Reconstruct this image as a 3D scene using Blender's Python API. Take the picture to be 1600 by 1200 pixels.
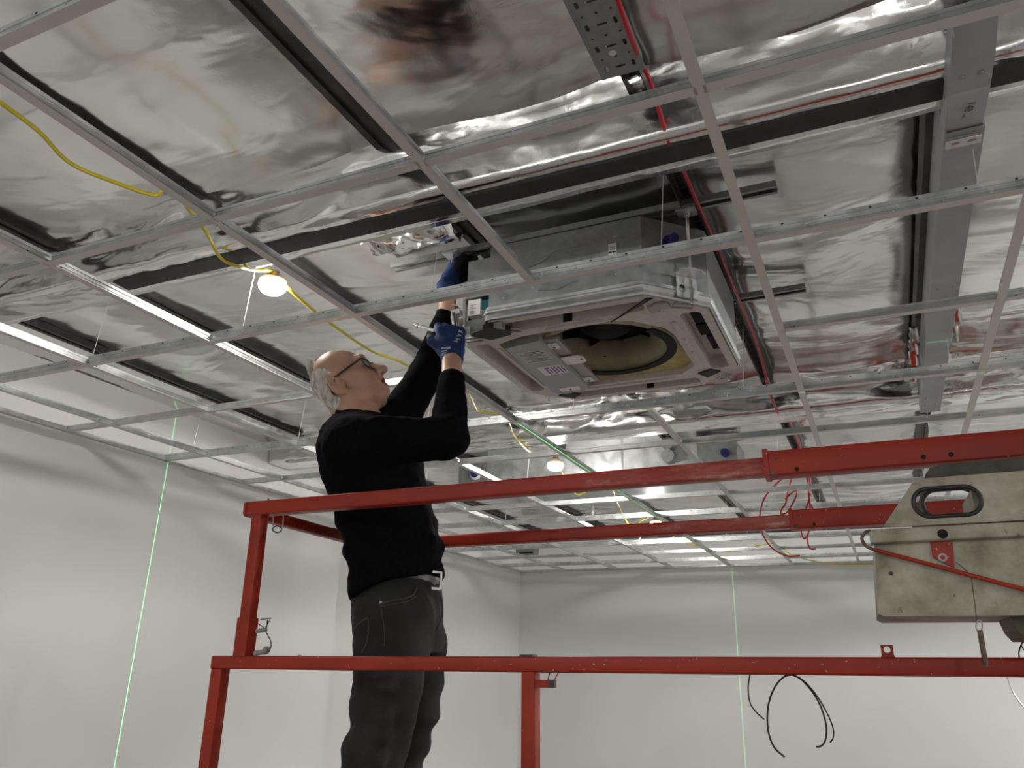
import bpy, bmesh, math, random
import numpy as np
from mathutils import Vector, Matrix, noise
from mathutils.bvhtree import BVHTree

random.seed(7)
for o in list(bpy.data.objects):
    bpy.data.objects.remove(o)
SC = bpy.context.scene
COL = SC.collection

# ------------------------------------------------------------------ camera
FPX = 1233.14
CAMZ = 1.6
RX, RY, RZ = 0.345775465, -0.0258651047, 0.438308831
def _rot(rx, ry, rz):
    return (Matrix.Rotation(rz, 3, 'Z') @ Matrix.Rotation(rx, 3, 'X') @ Matrix.Rotation(ry, 3, 'Y'))
R = _rot(RX, RY, RZ)                       # columns: right, forward, up
cam_d = bpy.data.cameras.new('camera')
cam = bpy.data.objects.new('camera', cam_d)
COL.objects.link(cam)
r_, f_, u_ = R.col[0], R.col[1], R.col[2]
cam.matrix_world = Matrix(((r_.x, u_.x, -f_.x, 0), (r_.y, u_.y, -f_.y, 0), (r_.z, u_.z, -f_.z, CAMZ), (0, 0, 0, 1)))
cam_d.sensor_width = 36
cam_d.lens = FPX / 1600 * 36
cam_d.clip_start = 0.05
SC.camera = cam

def ray(x, y):
    return R @ Vector(((x - 800) / FPX, 1, -(y - 600) / FPX))
def at_y(x, y, Y):
    d = ray(x, y); return Vector((0, 0, CAMZ)) + d * (Y / d.y)
def at_z(x, y, Z):
    d = ray(x, y); return Vector((0, 0, CAMZ)) + d * ((Z - CAMZ) / d.z)

# ------------------------------------------------------------------ world, lights, exposure
W = bpy.data.worlds.new('world'); SC.world = W
W.use_nodes = True
W.node_tree.nodes['Background'].inputs[0].default_value = (0.8, 0.85, 0.9, 1)
W.node_tree.nodes['Background'].inputs[1].default_value = 0.05
SC.view_settings.view_transform = 'Standard'
SC.view_settings.look = 'None'
SC.view_settings.gamma = 1
SC.view_settings.use_curve_mapping = False
SC.view_settings.exposure = 0.3
SC.cycles.use_denoising = True
SC.cycles.max_bounces = 8
SC.cycles.diffuse_bounces = 5
SC.cycles.glossy_bounces = 5
SC.cycles.sample_clamp_indirect = 4
BULB = 310.0            # radiance of the string's LED bulbs
def lamp_light(x, y, z, power, col=(1, 0.975, 0.94), rad=0.05):
    d = bpy.data.lights.new('string_light', 'POINT'); d.energy = power; d.color = col; d.shadow_soft_size = rad
    o = bpy.data.objects.new('string_light', d); COL.objects.link(o); o.location = (x, y, z)
# the string goes on behind the photographer and comes back along the far side of the room
for (lx, ly, pw) in [(-1.7, -0.95, 14), (-1.7, -3.3, 45), (3.4, 6.3, 150), (3.4, 3.9, 120), (3.4, 1.5, 70), (3.4, -1.0, 50), (0.8, -4.4, 60)]:
    lamp_light(lx, ly, 2.75, pw)
# line laser standing on the floor under the grid: two upright fans of green light
def laser(x, y, z, energy):
    d = bpy.data.lights.new('line_laser', 'POINT'); d.energy = energy; d.color = (0.12, 1.0, 0.28); d.shadow_soft_size = 0.0
    d.use_nodes = True
    nt = d.node_tree; em = nt.nodes['Emission']
    tc = nt.nodes.new('ShaderNodeTexCoord'); sp = nt.nodes.new('ShaderNodeSeparateXYZ')
    nt.links.new(tc.outputs['Normal'], sp.inputs[0])
    def mth(op, a, b=None):
        n = nt.nodes.new('ShaderNodeMath'); n.operation = op
        for i, s in enumerate((a, b)):
            if s is None: continue
            if isinstance(s, (int, float)): n.inputs[i].default_value = s
            else: nt.links.new(s, n.inputs[i])
        return n.outputs[0]
    w = 0.0007
    fan_a = mth('LESS_THAN', mth('ABSOLUTE', sp.outputs['Y']), w)
    fan_b = mth('MULTIPLY', mth('LESS_THAN', mth('ABSOLUTE', sp.outputs['X']), w), mth('GREATER_THAN', sp.outputs['Y'], 0))
    nt.links.new(mth('MAXIMUM', fan_a, fan_b), em.inputs['Strength'])
    o = bpy.data.objects.new('line_laser', d); COL.objects.link(o); o.location = (x, y, z)
laser(-1.393, 3.052, 0.6, 480)

# ------------------------------------------------------------------ materials
MATS = {}
def mat(name, col, rough=0.5, metal=0.0, spec=0.5):
    m = bpy.data.materials.new(name); m.use_nodes = True
    b = m.node_tree.nodes['Principled BSDF']
    b.inputs['Base Color'].default_value = (*col, 1)
    b.inputs['Roughness'].default_value = rough
    b.inputs['Metallic'].default_value = metal
    b.inputs['Specular IOR Level'].default_value = spec
    MATS[name] = m
    return m
def nodes(m):
    return m.node_tree, m.node_tree.nodes['Principled BSDF']
def tex(nt, scale, detail=4, rough=0.55, dist=0.0, stretch=None):
    tc = nt.nodes.new('ShaderNodeTexCoord'); mp = nt.nodes.new('ShaderNodeMapping')
    n = nt.nodes.new('ShaderNodeTexNoise')
    n.inputs['Scale'].default_value = scale; n.inputs['Detail'].default_value = detail
    n.inputs['Roughness'].default_value = rough; n.inputs['Distortion'].default_value = dist
    if stretch: mp.inputs['Scale'].default_value = stretch
    nt.links.new(tc.outputs['Object'], mp.inputs[0]); nt.links.new(mp.outputs[0], n.inputs['Vector'])
    return n
def ramp(nt, src, stops):
    r = nt.nodes.new('ShaderNodeValToRGB')
    el = r.color_ramp.elements
    while len(el) < len(stops): el.new(0.5)
    for e, (p, c) in zip(el, stops):
        e.position = p; e.color = (*c, 1)
    nt.links.new(src, r.inputs[0]); return r
def noisy(m, scale, c0, c1, lo=0.35, hi=0.65, detail=5, stretch=None, bump=0.0, rough=None, dist=0.0):
    nt, b = nodes(m)
    n = tex(nt, scale, detail, stretch=stretch, dist=dist)
    r = ramp(nt, n.outputs['Fac'], [(lo, c0), (hi, c1)])
    nt.links.new(r.outputs[0], b.inputs['Base Color'])
    if rough:
        q = ramp(nt, n.outputs['Fac'], [(lo, (rough[0],) * 3), (hi, (rough[1],) * 3)])
        nt.links.new(q.outputs[0], b.inputs['Roughness'])
    if bump:
        bp = nt.nodes.new('ShaderNodeBump'); bp.inputs['Strength'].default_value = bump; bp.inputs['Distance'].default_value = 0.003
        nt.links.new(n.outputs['Fac'], bp.inputs['Height']); nt.links.new(bp.outputs[0], b.inputs['Normal'])
    return m

WALL = noisy(mat('wall_paint', (0.78, 0.78, 0.77), 0.7), 1.3, (0.76, 0.765, 0.755), (0.8, 0.8, 0.79), bump=0.02)
FLOOR = noisy(mat('concrete_floor', (0.26, 0.255, 0.25), 0.55), 1.1, (0.27, 0.266, 0.26), (0.34, 0.335, 0.33), bump=0.1)
TEE = mat('tee_white_paint', (0.62, 0.59, 0.57), 0.5)
GALV = noisy(mat('galvanised_steel', (0.6, 0.62, 0.62), 0.4, 0.85), 14, (0.5, 0.53, 0.53), (0.68, 0.7, 0.7), rough=(0.3, 0.48))
GALV2 = noisy(mat('galvanised_casing', (0.55, 0.57, 0.57), 0.45, 0.7), 30, (0.26, 0.275, 0.275), (0.34, 0.355, 0.355), rough=(0.4, 0.55))
BRIGHT = mat('bright_zinc', (0.8, 0.8, 0.78), 0.25, 1.0)
DARKST = noisy(mat('dark_steel', (0.05, 0.05, 0.05), 0.5, 0.3), 8, (0.03, 0.03, 0.03), (0.07, 0.068, 0.065))
BLACK = mat('black_plastic', (0.012, 0.012, 0.013), 0.5)
HOLE = mat('dark_hole', (0.006, 0.006, 0.006), 0.9)
STRIP = noisy(mat('black_tape', (0.018, 0.018, 0.018), 0.6), 20, (0.014, 0.014, 0.014), (0.03, 0.03, 0.029))
GREYST = noisy(mat('grey_steel_paint', (0.36, 0.38, 0.39), 0.45, 0.25), 6, (0.33, 0.35, 0.36), (0.41, 0.43, 0.44))
WHITEP = mat('white_plastic', (0.75, 0.74, 0.71), 0.5)
EPS = noisy(mat('foam_drain_pan', (0.55, 0.51, 0.48), 0.75), 60, (0.53, 0.49, 0.46), (0.6, 0.56, 0.53))
YFOAM = noisy(mat('yellow_foam', (0.45, 0.38, 0.12), 0.8), 18, (0.36, 0.31, 0.13), (0.55, 0.47, 0.16))
BELL = noisy(mat('bellmouth_foam', (0.3, 0.29, 0.17), 0.6), 12, (0.26, 0.25, 0.15), (0.34, 0.33, 0.2))
BOXGREY = mat('control_box_grey', (0.36, 0.375, 0.37), 0.5, 0.35)
TEAL = mat('teal_plastic', (0.0, 0.16, 0.2), 0.45)
BLUECAP = mat('blue_cap', (0.01, 0.014, 0.12), 0.4)
LABELM = mat('label_paper', (0.7, 0.7, 0.68), 0.6)
INK = mat('label_ink', (0.02, 0.02, 0.02), 0.6)
INKV = mat('violet_ink', (0.12, 0.1, 0.26), 0.6)
INKG = mat('grey_ink', (0.2, 0.2, 0.18), 0.6)
YELLOW = mat('yellow_cable', (0.62, 0.5, 0.02), 0.4)
ORANGE = mat('orange_collar', (0.75, 0.2, 0.01), 0.4)
SOCKET = mat('lamp_socket', (0.2, 0.18, 0.16), 0.6)
REDC = mat('red_cable', (0.42, 0.012, 0.02), 0.4)
BLKC = mat('black_cable', (0.02, 0.014, 0.01), 0.5)
WIRE = mat('hanger_wire', (0.7, 0.7, 0.68), 0.35, 0.7)
BRASS = mat('tee_clip', (0.55, 0.48, 0.25), 0.4, 0.6)
CLIPG = mat('clip_grey', (0.35, 0.34, 0.33), 0.45, 0.5)

RUST = noisy(mat('rusty_steel', (0.12, 0.07, 0.05), 0.6, 0.3), 90, (0.06, 0.04, 0.03), (0.18, 0.12, 0.09))
# lift red: worn paint with scuffs down to metal
RED = mat('red_lift_paint', (0.3, 0.02, 0.012), 0.45, 0, 0.3)
nt, b = nodes(RED)
n1 = tex(nt, 5, 6, stretch=(1, 1, 3)); r1 = ramp(nt, n1.outputs['Fac'], [(0.3, (0.25, 0.019, 0.008)), (0.7, (0.37, 0.031, 0.01))])
n2 = tex(nt, 130, 2); r2 = ramp(nt, n2.outputs['Fac'], [(0.70, (0, 0, 0)), (0.76, (1, 1, 1))])
mx = nt.nodes.new('ShaderNodeMixRGB'); mx.inputs[2].default_value = (0.5, 0.42, 0.36, 1)
nt.links.new(r2.outputs[0], mx.inputs[0]); nt.links.new(r1.outputs[0], mx.inputs[1])
n3 = tex(nt, 3.3, 8, 0.7); r3 = ramp(nt, n3.outputs['Fac'], [(0.62, (0, 0, 0)), (0.72, (1, 1, 1))])
mx2 = nt.nodes.new('ShaderNodeMixRGB'); mx2.inputs[2].default_value = (0.1, 0.022, 0.014, 1)
nt.links.new(r3.outputs[0], mx2.inputs[0]); nt.links.new(mx.outputs[0], mx2.inputs[1])
nt.links.new(mx2.outputs[0], b.inputs['Base Color'])
# scuffed end of the inner tube
REDWORN = mat('red_paint_scuffed', (0.3, 0.05, 0.04), 0.42, 0, 0.3)
nt, b = nodes(REDWORN)
n0 = tex(nt, 5, 6, stretch=(1, 1, 3)); r0_ = ramp(nt, n0.outputs['Fac'], [(0.3, (0.25, 0.019, 0.008)), (0.7, (0.37, 0.031, 0.01))])
n1 = tex(nt, 26, 8, 0.75, stretch=(0.35, 1, 1.6)); r1 = ramp(nt, n1.outputs['Fac'], [(0.40, (0.27, 0.03, 0.018)), (0.55, (0.40, 0.12, 0.09)), (0.68, (0.62, 0.48, 0.44))])
tc = nt.nodes.new('ShaderNodeTexCoord'); sx = nt.nodes.new('ShaderNodeSeparateXYZ'); nt.links.new(tc.outputs['Object'], sx.inputs[0])
mr = nt.nodes.new('ShaderNodeMapRange'); mr.inputs[1].default_value = 0.75; mr.inputs[2].default_value = 1.22; nt.links.new(sx.outputs['X'], mr.inputs[0])
ad = nt.nodes.new('ShaderNodeMath'); ad.operation = 'MULTIPLY_ADD'; ad.inputs[1].default_value = 1.4; nt.links.new(mr.outputs[0], ad.inputs[0])
sb = nt.nodes.new('ShaderNodeMath'); sb.operation = 'SUBTRACT'; sb.inputs[1].default_value = 0.75; nt.links.new(n1.outputs['Fac'], sb.inputs[0]); nt.links.new(sb.outputs[0], ad.inputs[2]); ad.use_clamp = True
mx = nt.nodes.new('ShaderNodeMixRGB'); nt.links.new(ad.outputs[0], mx.inputs[0]); nt.links.new(r0_.outputs[0], mx.inputs[1]); nt.links.new(r1.outputs[0], mx.inputs[2])
nt.links.new(mx.outputs[0], b.inputs['Base Color'])
# weathered zinc of the lift's box
ZINC = mat('weathered_zinc', (0.4, 0.39, 0.3), 0.6, 0.15)
nt, b = nodes(ZINC)
n1 = tex(nt, 9, 8, 0.65); r1 = ramp(nt, n1.outputs['Fac'], [(0.36, (0.14, 0.135, 0.095)), (0.5, (0.30, 0.29, 0.215)), (0.66, (0.46, 0.45, 0.37))])
n2 = tex(nt, 45, 3); r2 = ramp(nt, n2.outputs['Fac'], [(0.24, (1, 1, 1)), (0.32, (0, 0, 0))])
mx = nt.nodes.new('ShaderNodeMixRGB'); mx.inputs[2].default_value = (0.1, 0.085, 0.06, 1)
nt.links.new(r2.outputs[0], mx.inputs[0]); nt.links.new(r1.outputs[0], mx.inputs[1]); nt.links.new(mx.outputs[0], b.inputs['Base Color'])

# foil-faced insulation
def foil(name, base, rough, s_ridge, s_soft, s_fine, scale):
    m = mat(name, base, rough, 1.0)
    nt, b = nodes(m)
    soft = tex(nt, 2.6, 3, 0.5, 0.8, stretch=(0.7, 1.4, 1))
    rg = tex(nt, scale, 3, 0.5, 0.9, stretch=(0.55, 1.3, 1)); rg.noise_type = 'RIDGED_MULTIFRACTAL'; rg.inputs['Lacunarity'].default_value = 2.4
    fine = tex(nt, 30, 3, 0.6, 1.5)
    mask = tex(nt, 0.9, 2, 0.5); mk = ramp(nt, mask.outputs['Fac'], [(0.35, (0.15,) * 3), (0.6, (1, 1, 1))])
    ml = nt.nodes.new('ShaderNodeMath'); ml.operation = 'MULTIPLY'
    nt.links.new(rg.outputs['Fac'], ml.inputs[0]); nt.links.new(mk.outputs[0], ml.inputs[1])
    last = None
    for src, st_, ds in ((soft.outputs['Fac'], s_soft, 0.05), (ml.outputs[0], s_ridge, 0.018), (fine.outputs['Fac'], s_fine, 0.003)):
        w = nt.nodes.new('ShaderNodeBump'); w.inputs['Strength'].default_value = st_; w.inputs['Distance'].default_value = ds
        nt.links.new(src, w.inputs['Height'])
        if last is not None: nt.links.new(last.outputs[0], w.inputs['Normal'])
        last = w
    nt.links.new(last.outputs[0], b.inputs['Normal'])
    q = ramp(nt, soft.outputs['Fac'], [(0.3, (rough * 0.75,) * 3), (0.7, (rough * 1.3,) * 3)])
    nt.links.new(q.outputs[0], b.inputs['Roughness'])
    return m
FOIL = foil('foil_insulation', (0.79, 0.785, 0.775), 0.18, 0.75, 0.25, 0.06, 3.6)
FOILB = foil('foil_beam_wrap', (0.78, 0.775, 0.76), 0.14, 0.9, 0.5, 0.10, 7.0)

# ------------------------------------------------------------------ mesh helpers
def link(name, me, parent=None, mats=()):
    o = bpy.data.objects.new(name, me); COL.objects.link(o)
    for m in (mats if isinstance(mats, (list, tuple)) else [mats]):
        if m.name not in [x.name for x in me.materials if x]: me.materials.append(m)
    if parent is not None: o.parent = parent
    return o
def tag(o, label=None, cat=None, group=None, kind=None):
    if label: o['label'] = label
    if cat: o['category'] = cat
    if group: o['group'] = group
    if kind: o['kind'] = kind
    return o
def empty(name, loc, label, cat, group=None):
    o = bpy.data.objects.new(name, None); COL.objects.link(o); o.location = loc
    o.empty_display_size = 0.1
    return tag(o, label, cat, group)
BOXF = [(0, 3, 2, 1), (4, 5, 6, 7), (0, 1, 5, 4), (1, 2, 6, 5), (2, 3, 7, 6), (3, 0, 4, 7)]
def frame_of(d, up=None):
    d = d.normalized()
    up = Vector(up) if up is not None else Vector((0, 0, 1))
    if abs(d.dot(up)) > 0.98: up = Vector((0, 1, 0)) if abs(d.y) < 0.9 else Vector((1, 0, 0))
    s = d.cross(up).normalized(); t = s.cross(d).normalized()
    return s, t
class MB:
    def __init__(s): s.v = []; s.f = []; s.m = []
    def add(s, vs, fs, m=0):
        k = len(s.v); s.v += [tuple(p) for p in vs]; s.f += [tuple(i + k for i in f) for f in fs]; s.m += [m] * len(fs); return s
    def box(s, a, c, m=0):
        (x0, y0, z0), (x1, y1, z1) = a, c
        return s.add([(x0, y0, z0), (x1, y0, z0), (x1, y1, z0), (x0, y1, z0), (x0, y0, z1), (x1, y0, z1), (x1, y1, z1), (x0, y1, z1)], BOXF, m)
    def sweep(s, path, prof, m=0, up=None, caps=True, closed=False):
        path = [Vector(p) for p in path]; n = len(path); k = len(prof); vs = []; st = None
        for i, p in enumerate(path):
            a = path[i - 1] if (i or closed) else p; c = path[(i + 1) % n] if (i < n - 1 or closed) else p
            d = (c - a)
            if d.length < 1e-9: d = Vector((0, 0, 1))
            d.normalize()
            if st is None: S, T = frame_of(d, up)
            else:
                S = st - d * st.dot(d)
                if S.length < 1e-6: S, T = frame_of(d, up)
                S.normalize(); T = S.cross(d).normalized()
            st = S
            sc = 1.0
            for (x, y) in prof: vs.append(p + S * x + T * y)
        fs = []
        for i in range(n if closed else n - 1):
            j = (i + 1) % n
            for q in range(k):
                r = (q + 1) % k
                fs.append((i * k + q, i * k + r, j * k + r, j * k + q))
        if caps and not closed:
            fs.append(tuple(range(k - 1, -1, -1))); fs.append(tuple((n - 1) * k + q for q in range(k)))
        return s.add(vs, fs, m)
    def tube(s, path, r, n=8, m=0, closed=False):
        return s.sweep(path, [(r * math.cos(2 * math.pi * i / n), r * math.sin(2 * math.pi * i / n)) for i in range(n)], m, closed=closed)
    def bar(s, a, c, w, h, m=0, up=(0, 0, 1), rad=0.004):
        return s.sweep([a, c], rrect(w, h, rad), m, up=up)
    def lathe(s, prof, origin=(0, 0, 0), n=24, m=0, axis=None):
        o = Vector(origin); d = Vector(axis or (0, 0, 1)).normalized(); S, T = frame_of(d, (0, 1, 0) if abs(d.y) < 0.9 else (1, 0, 0))
        vs = []; k = len(prof)
        for i in range(n):
            a = 2 * math.pi * i / n; q = S * math.cos(a) + T * math.sin(a)
            for (r, z) in prof: vs.append(o + q * r + d * z)
        fs = []
        for i in range(n):
            j = (i + 1) % n
            for p in range(k - 1): fs.append((i * k + p, i * k + p + 1, j * k + p + 1, j * k + p))
        return s.add(vs, fs, m)
    def prism(s, poly, fn0, fn1, m=0):
        k = len(poly); vs = [fn0(*p) for p in poly] + [fn1(*p) for p in poly]
        fs = [tuple(range(k)), tuple(range(2 * k - 1, k - 1, -1))] + [(i, i + k, (i + 1) % k + k, (i + 1) % k) for i in range(k)]
        return s.add(vs, fs, m)
    def mesh(s, name, smooth=None):
        me = bpy.data.meshes.new(name); me.from_pydata(s.v, [], s.f); me.update()
        if any(s.m): me.polygons.foreach_set('material_index', s.m)
        bm = bmesh.new(); bm.from_mesh(me); bmesh.ops.recalc_face_normals(bm, faces=bm.faces); bm.to_mesh(me); bm.free()
        if smooth:
            me.polygons.foreach_set('use_smooth', [True] * len(me.polygons)); me.set_sharp_from_angle(angle=math.radians(smooth))
        return me
    def build(s, name, mats, parent=None, smooth=40):
        return link(name, s.mesh(name, smooth), parent, mats)
def rrect(w, h, r, seg=3):
    pts = []
    r = min(r, w * 0.49, h * 0.49)
    for cx, cy, a0 in ((w / 2 - r, h / 2 - r, 0), (-w / 2 + r, h / 2 - r, 90), (-w / 2 + r, -h / 2 + r, 180), (w / 2 - r, -h / 2 + r, 270)):
        for i in range(seg + 1):
            a = math.radians(a0 + 90 * i / seg); pts.append((cx + r * math.cos(a), cy + r * math.sin(a)))
    return pts
def spline(pts, n=8):
    P = [Vector(p) for p in pts]; P = [P[0] * 2 - P[1]] + P + [P[-1] * 2 - P[-2]]; out = []
    for i in range(1, len(P) - 2):
        a, b_, c, d = P[i - 1:i + 3]
        for k in range(n):
            t = k / n
            out.append(0.5 * ((2 * b_) + (c - a) * t + (2 * a - 5 * b_ + 4 * c - d) * t * t + (3 * b_ - a - 3 * c + d) * t ** 3))
    out.append(P[-2]); return out
def plate(name, loops, thick, mats, parent=None, M=None, bevel=0.0):
    """flat sheet with holes: loops are closed outlines in x,y (first outer); z from 0 to thick; M places it"""
    cu = bpy.data.curves.new(name, 'CURVE'); cu.dimensions = '2D'; cu.fill_mode = 'BOTH'
    cu.extrude = thick / 2; cu.bevel_depth = bevel; cu.bevel_resolution = 0
    for lp in loops:
        sp = cu.splines.new('POLY'); sp.points.add(len(lp) - 1); sp.use_cyclic_u = True
        for p, q in zip(sp.points, lp): p.co = (q[0], q[1], 0, 1)
    t = bpy.data.objects.new('tmp', cu); COL.objects.link(t)
    me = bpy.data.meshes.new_from_object(t.evaluated_get(bpy.context.evaluated_depsgraph_get()))
    bpy.data.objects.remove(t); bpy.data.curves.remove(cu)
    me.name = name; me.materials.clear()
    me.transform(Matrix.Translation((0, 0, thick / 2)))
    if M is not None: me.transform(M)
    o = link(name, me, parent, mats)
    return o
def text_mesh(txt, size, font_shear=0.0):
    cu = bpy.data.curves.new('lettering', 'FONT'); cu.body = txt; cu.size = size; cu.shear = font_shear
    cu.align_x = 'CENTER'; cu.align_y = 'CENTER'; cu.resolution_u = 2
    t = bpy.data.objects.new('tmp', cu); COL.objects.link(t)
    me = bpy.data.meshes.new_from_object(t.evaluated_get(bpy.context.evaluated_depsgraph_get()))
    bpy.data.objects.remove(t); bpy.data.curves.remove(cu); return me
def circ(cx, cy, r, n=20, rx=None):
    return [(cx + (rx or r) * math.cos(2 * math.pi * i / n), cy + r * math.sin(2 * math.pi * i / n)) for i in range(n)]
def rect(x0, y0, x1, y1, r=0.0):
    if not r: return [(x0, y0), (x1, y0), (x1, y1), (x0, y1)]
    return [(x + (x0 + x1) / 2, y + (y0 + y1) / 2) for x, y in rrect(x1 - x0, y1 - y0, r)]
def copy_tree(o, parent=None):
    c = o.copy(); COL.objects.link(c)
    if parent is not None: c.parent = parent
    for ch in list(o.children): copy_tree(ch, c)
    return c

# ================================================================== SETTING
def struct(name, mb, m, parent=None, smooth=None):
    o = mb.build(name, m, parent, smooth); o['kind'] = 'structure'; return o
XR, YF, YB = 6.5, -6.0, 8.34
struct('floor', MB().box((-4.2, YF, -0.1), (XR, YB + 0.2, 0)), FLOOR)
wl = MB().box((-4.2, YF, 0), (-3.51, 4.685, 2.93)).box((-4.2, 4.685, 0), (-3.742, YB + 0.2, 2.94))
struct('wall_left', wl, WALL)
struct('wall_back', MB().box((-4.2, YB, 0), (XR, YB + 0.2, 2.95)), WALL)
struct('wall_right', MB().box((XR, YF, 0), (XR + 0.1, YB, 3.1)), WALL)
struct('wall_front', MB().box((-4.2, YF - 0.1, 0), (XR, YF, 3.1)), WALL)
ceil = struct('ceiling', MB().box((-4.2, YF, 3.06), (XR, YB + 0.2, 3.1)), DARKST)

PX = [-1.13 - 0.72 * k for k in range(4, -10, -1)]       # purlin lines, running along y
PX = [x for x in PX if -4.2 < x < 4.4]
def fnoise(x, y, s=0.0): return noise.noise(Vector((x, y, s)))
def ridge(x, y, s=0.0): return 1 - 2 * abs(noise.noise(Vector((x, y, s))))
def foil_strip(x0, x1, y0, y1, seed):
    nx = 20
    ys = list(np.arange(0.3, y1, 0.034)) + [y1]
    ys = list(np.arange(y0, 0.3, 0.15)) + ys
    vs = []
    for y in ys:
        for i in range(nx + 1):
            s = i / nx; x = x0 + (x1 - x0) * s; e = abs(2 * s - 1)
            rough_zone = 0.5 + 0.5 * fnoise(x * 0.5 + 3, y * 0.5, 9.1)
            if x > 0.0: rough_zone = min(1.0, rough_zone + 0.35)
            z = 2.992 - 0.022 * (1 - e * e)
            z += 0.013 * fnoise(x * 1.7, y * 1.4, seed * 0.3)
            z += 0.0055 * e ** 1.5 * ridge(x * 1.2, y * 5 + 2 * fnoise(x * 2, y * 1.3, 4.0), seed) * (0.4 + 0.9 * abs(fnoise(x, y * 0.8, 2.2)) * 2)
            z += 0.0030 * rough_zone * max(0.0, ridge(x * 2.2 + y * 0.7, y * 2.6 - x * 0.9, seed + 5)) ** 3 * 3.0
            if x < -3.29: z -= 0.048 * min(1.0, (-3.29 - x) / 0.22)
            vs.append((x, y, z))
    fs = [(j * (nx + 1) + i, (j + 1) * (nx + 1) + i, (j + 1) * (nx + 1) + i + 1, j * (nx + 1) + i + 1) for j in range(len(ys) - 1) for i in range(nx)]
    return vs, fs
edges = [-4.2] + PX + [XR]
for k in range(len(edges) - 1):
    vs, fs = foil_strip(edges[k], edges[k + 1], YF, YB + 0.1, k)
    me = bpy.data.meshes.new('foil_blanket'); me.from_pydata(vs, [], fs); me.polygons.foreach_set('use_smooth', [True] * len(fs))
    link('foil_blanket', me, ceil, FOIL)
def flap(u_, v_):
    return Vector((-1.47 + 0.36 * u_ + 0.03 * noise.noise(Vector((u_ * 4, v_ * 4, 1))), 1.86 + 0.15 * v_ + 0.05 * noise.noise(Vector((u_ * 5, v_ * 3, 7))), 2.955 - 0.055 * math.sin(math.pi * v_) * (0.4 + u_ * 0.8) + 0.03 * noise.noise(Vector((u_ * 6, v_ * 5, 3)))))
vs = [flap(i / 24, j / 10) for i in range(25) for j in range(11)]
me = bpy.data.meshes.new('torn_foil'); me.from_pydata([tuple(p) for p in vs], [], [(i * 11 + j, i * 11 + j + 1, (i + 1) * 11 + j + 1, (i + 1) * 11 + j) for i in range(24) for j in range(10)])
me.polygons.foreach_set('use_smooth', [True] * len(me.polygons)); link('torn_foil', me, ceil, FOILB)
# batten purlins below the foil: two dark lips with a groove between
pm = MB()
for (a, c, z) in ((-0.030, -0.010, 2.970), (0.010, 0.030, 2.970), (-0.010, 0.010, 2.978)):
    pm.box((a, YF, z), (c, YB, 3.0))
pmesh = pm.mesh('purlin')
for x in PX:
    link('purlin', pmesh, ceil, DARKST).location = (x, 0, 0)

# angle trim round the walls at grid height
GZ = 2.622
def angle(a, c, inward):
    a, c, i = Vector(a), Vector(c), Vector(inward)
    m = MB()
    m.add([a, c, c + i * 0.024, a + i * 0.024, a + Vector((0, 0, 0.0015)), c + Vector((0, 0, 0.0015)), c + i * 0.024 + Vector((0, 0, .0015)), a + i * 0.024 + Vector((0, 0, .0015))], BOXF, 0)
    h = Vector((0, 0, 0.026))
    m.add([a, c, c + i * 0.0015, a + i * 0.0015, a + h, c + h, c + i * 0.0015 + h, a + i * 0.0015 + h], BOXF, 1)
    return m
for nme, m in (('trim_1', angle((-3.51, YF, GZ), (-3.51, 4.685, GZ), (1, 0, 0))), ('trim_2', angle((-3.742, 4.685, GZ), (-3.742, YB, GZ), (1, 0, 0))),
               ('trim_3', angle((-3.742, YB, GZ), (XR, YB, GZ), (0, -1, 0)))):
    struct(nme, m, [TEE, GALV])

# ================================================================== CEILING GRID
grid = empty('ceiling_grid', (0, 0, GZ), 'bare suspended ceiling grid of white faced galvanised tee bars without tiles', 'ceiling grid')
X0, Y0 = -1.4026, 0.625                      # B1 line, and line 0 of the other family
def tee_mesh(L, main):
    h, wt, bw, bh = (0.038, 0.0016, 0.0075, 0.010) if main else (0.030, 0.0014, 0.006, 0.008)
    m = MB()
    m.box((0, -0.012, 0), (L, 0.012, 0.0014), 0)
    m.box((0, -wt / 2, 0.0014), (L, wt / 2, h - bh), 1)
    m.box((0, -bw / 2, h - bh), (L, bw / 2, h), 1)
    for s in (-1, 1):
        m.box((0, min(s * wt / 2, s * 0.0022), h * 0.36), (L, max(s * wt / 2, s * 0.0022), h * 0.42), 1)
    return m.mesh('main_tee' if main else 'cross_tee')
def slots_mesh(L, main):
    m = MB(); step = 0.1
    k = int(L / step)
    for i in range(k):
        x = 0.03 + i * step
        for s in (-1, 1):
            y0, y1 = sorted((s * 0.0009, s * 0.0013))
            if main:
                m.box((x, y0, 0.010), (x + 0.003, y1, 0.018), 0)
                for dx in (-0.009, 0.009): m.box((x + dx - .002, y0, 0.020), (x + dx + .004, y1, 0.0235), 0)
                y0, y1 = sorted((s * 0.0037, s * 0.0041))
                m.box((x + 0.05, y0, 0.030), (x + 0.056, y1, 0.034), 1)
            elif i % 6 in (0, 5):
                m.box((x, y0, 0.008), (x + 0.006, y1, 0.012), 1)
    return m.mesh('punched_slot')
XL_ = 5.2
main_L = XL_ + 3.5
MT, MS = tee_mesh(main_L, True), slots_mesh(main_L, True)
CL, CLS = tee_mesh(1.197, False), slots_mesh(1.19, False)
CS, CSS = tee_mesh(0.588, False), slots_mesh(0.58, False)
for me in (MT, CL, CS):
    me.materials.append(TEE); me.materials.append(GALV)
for me in (MS, CLS, CSS):
    me.materials.append(BRIGHT); me.materials.append(HOLE)
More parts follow.
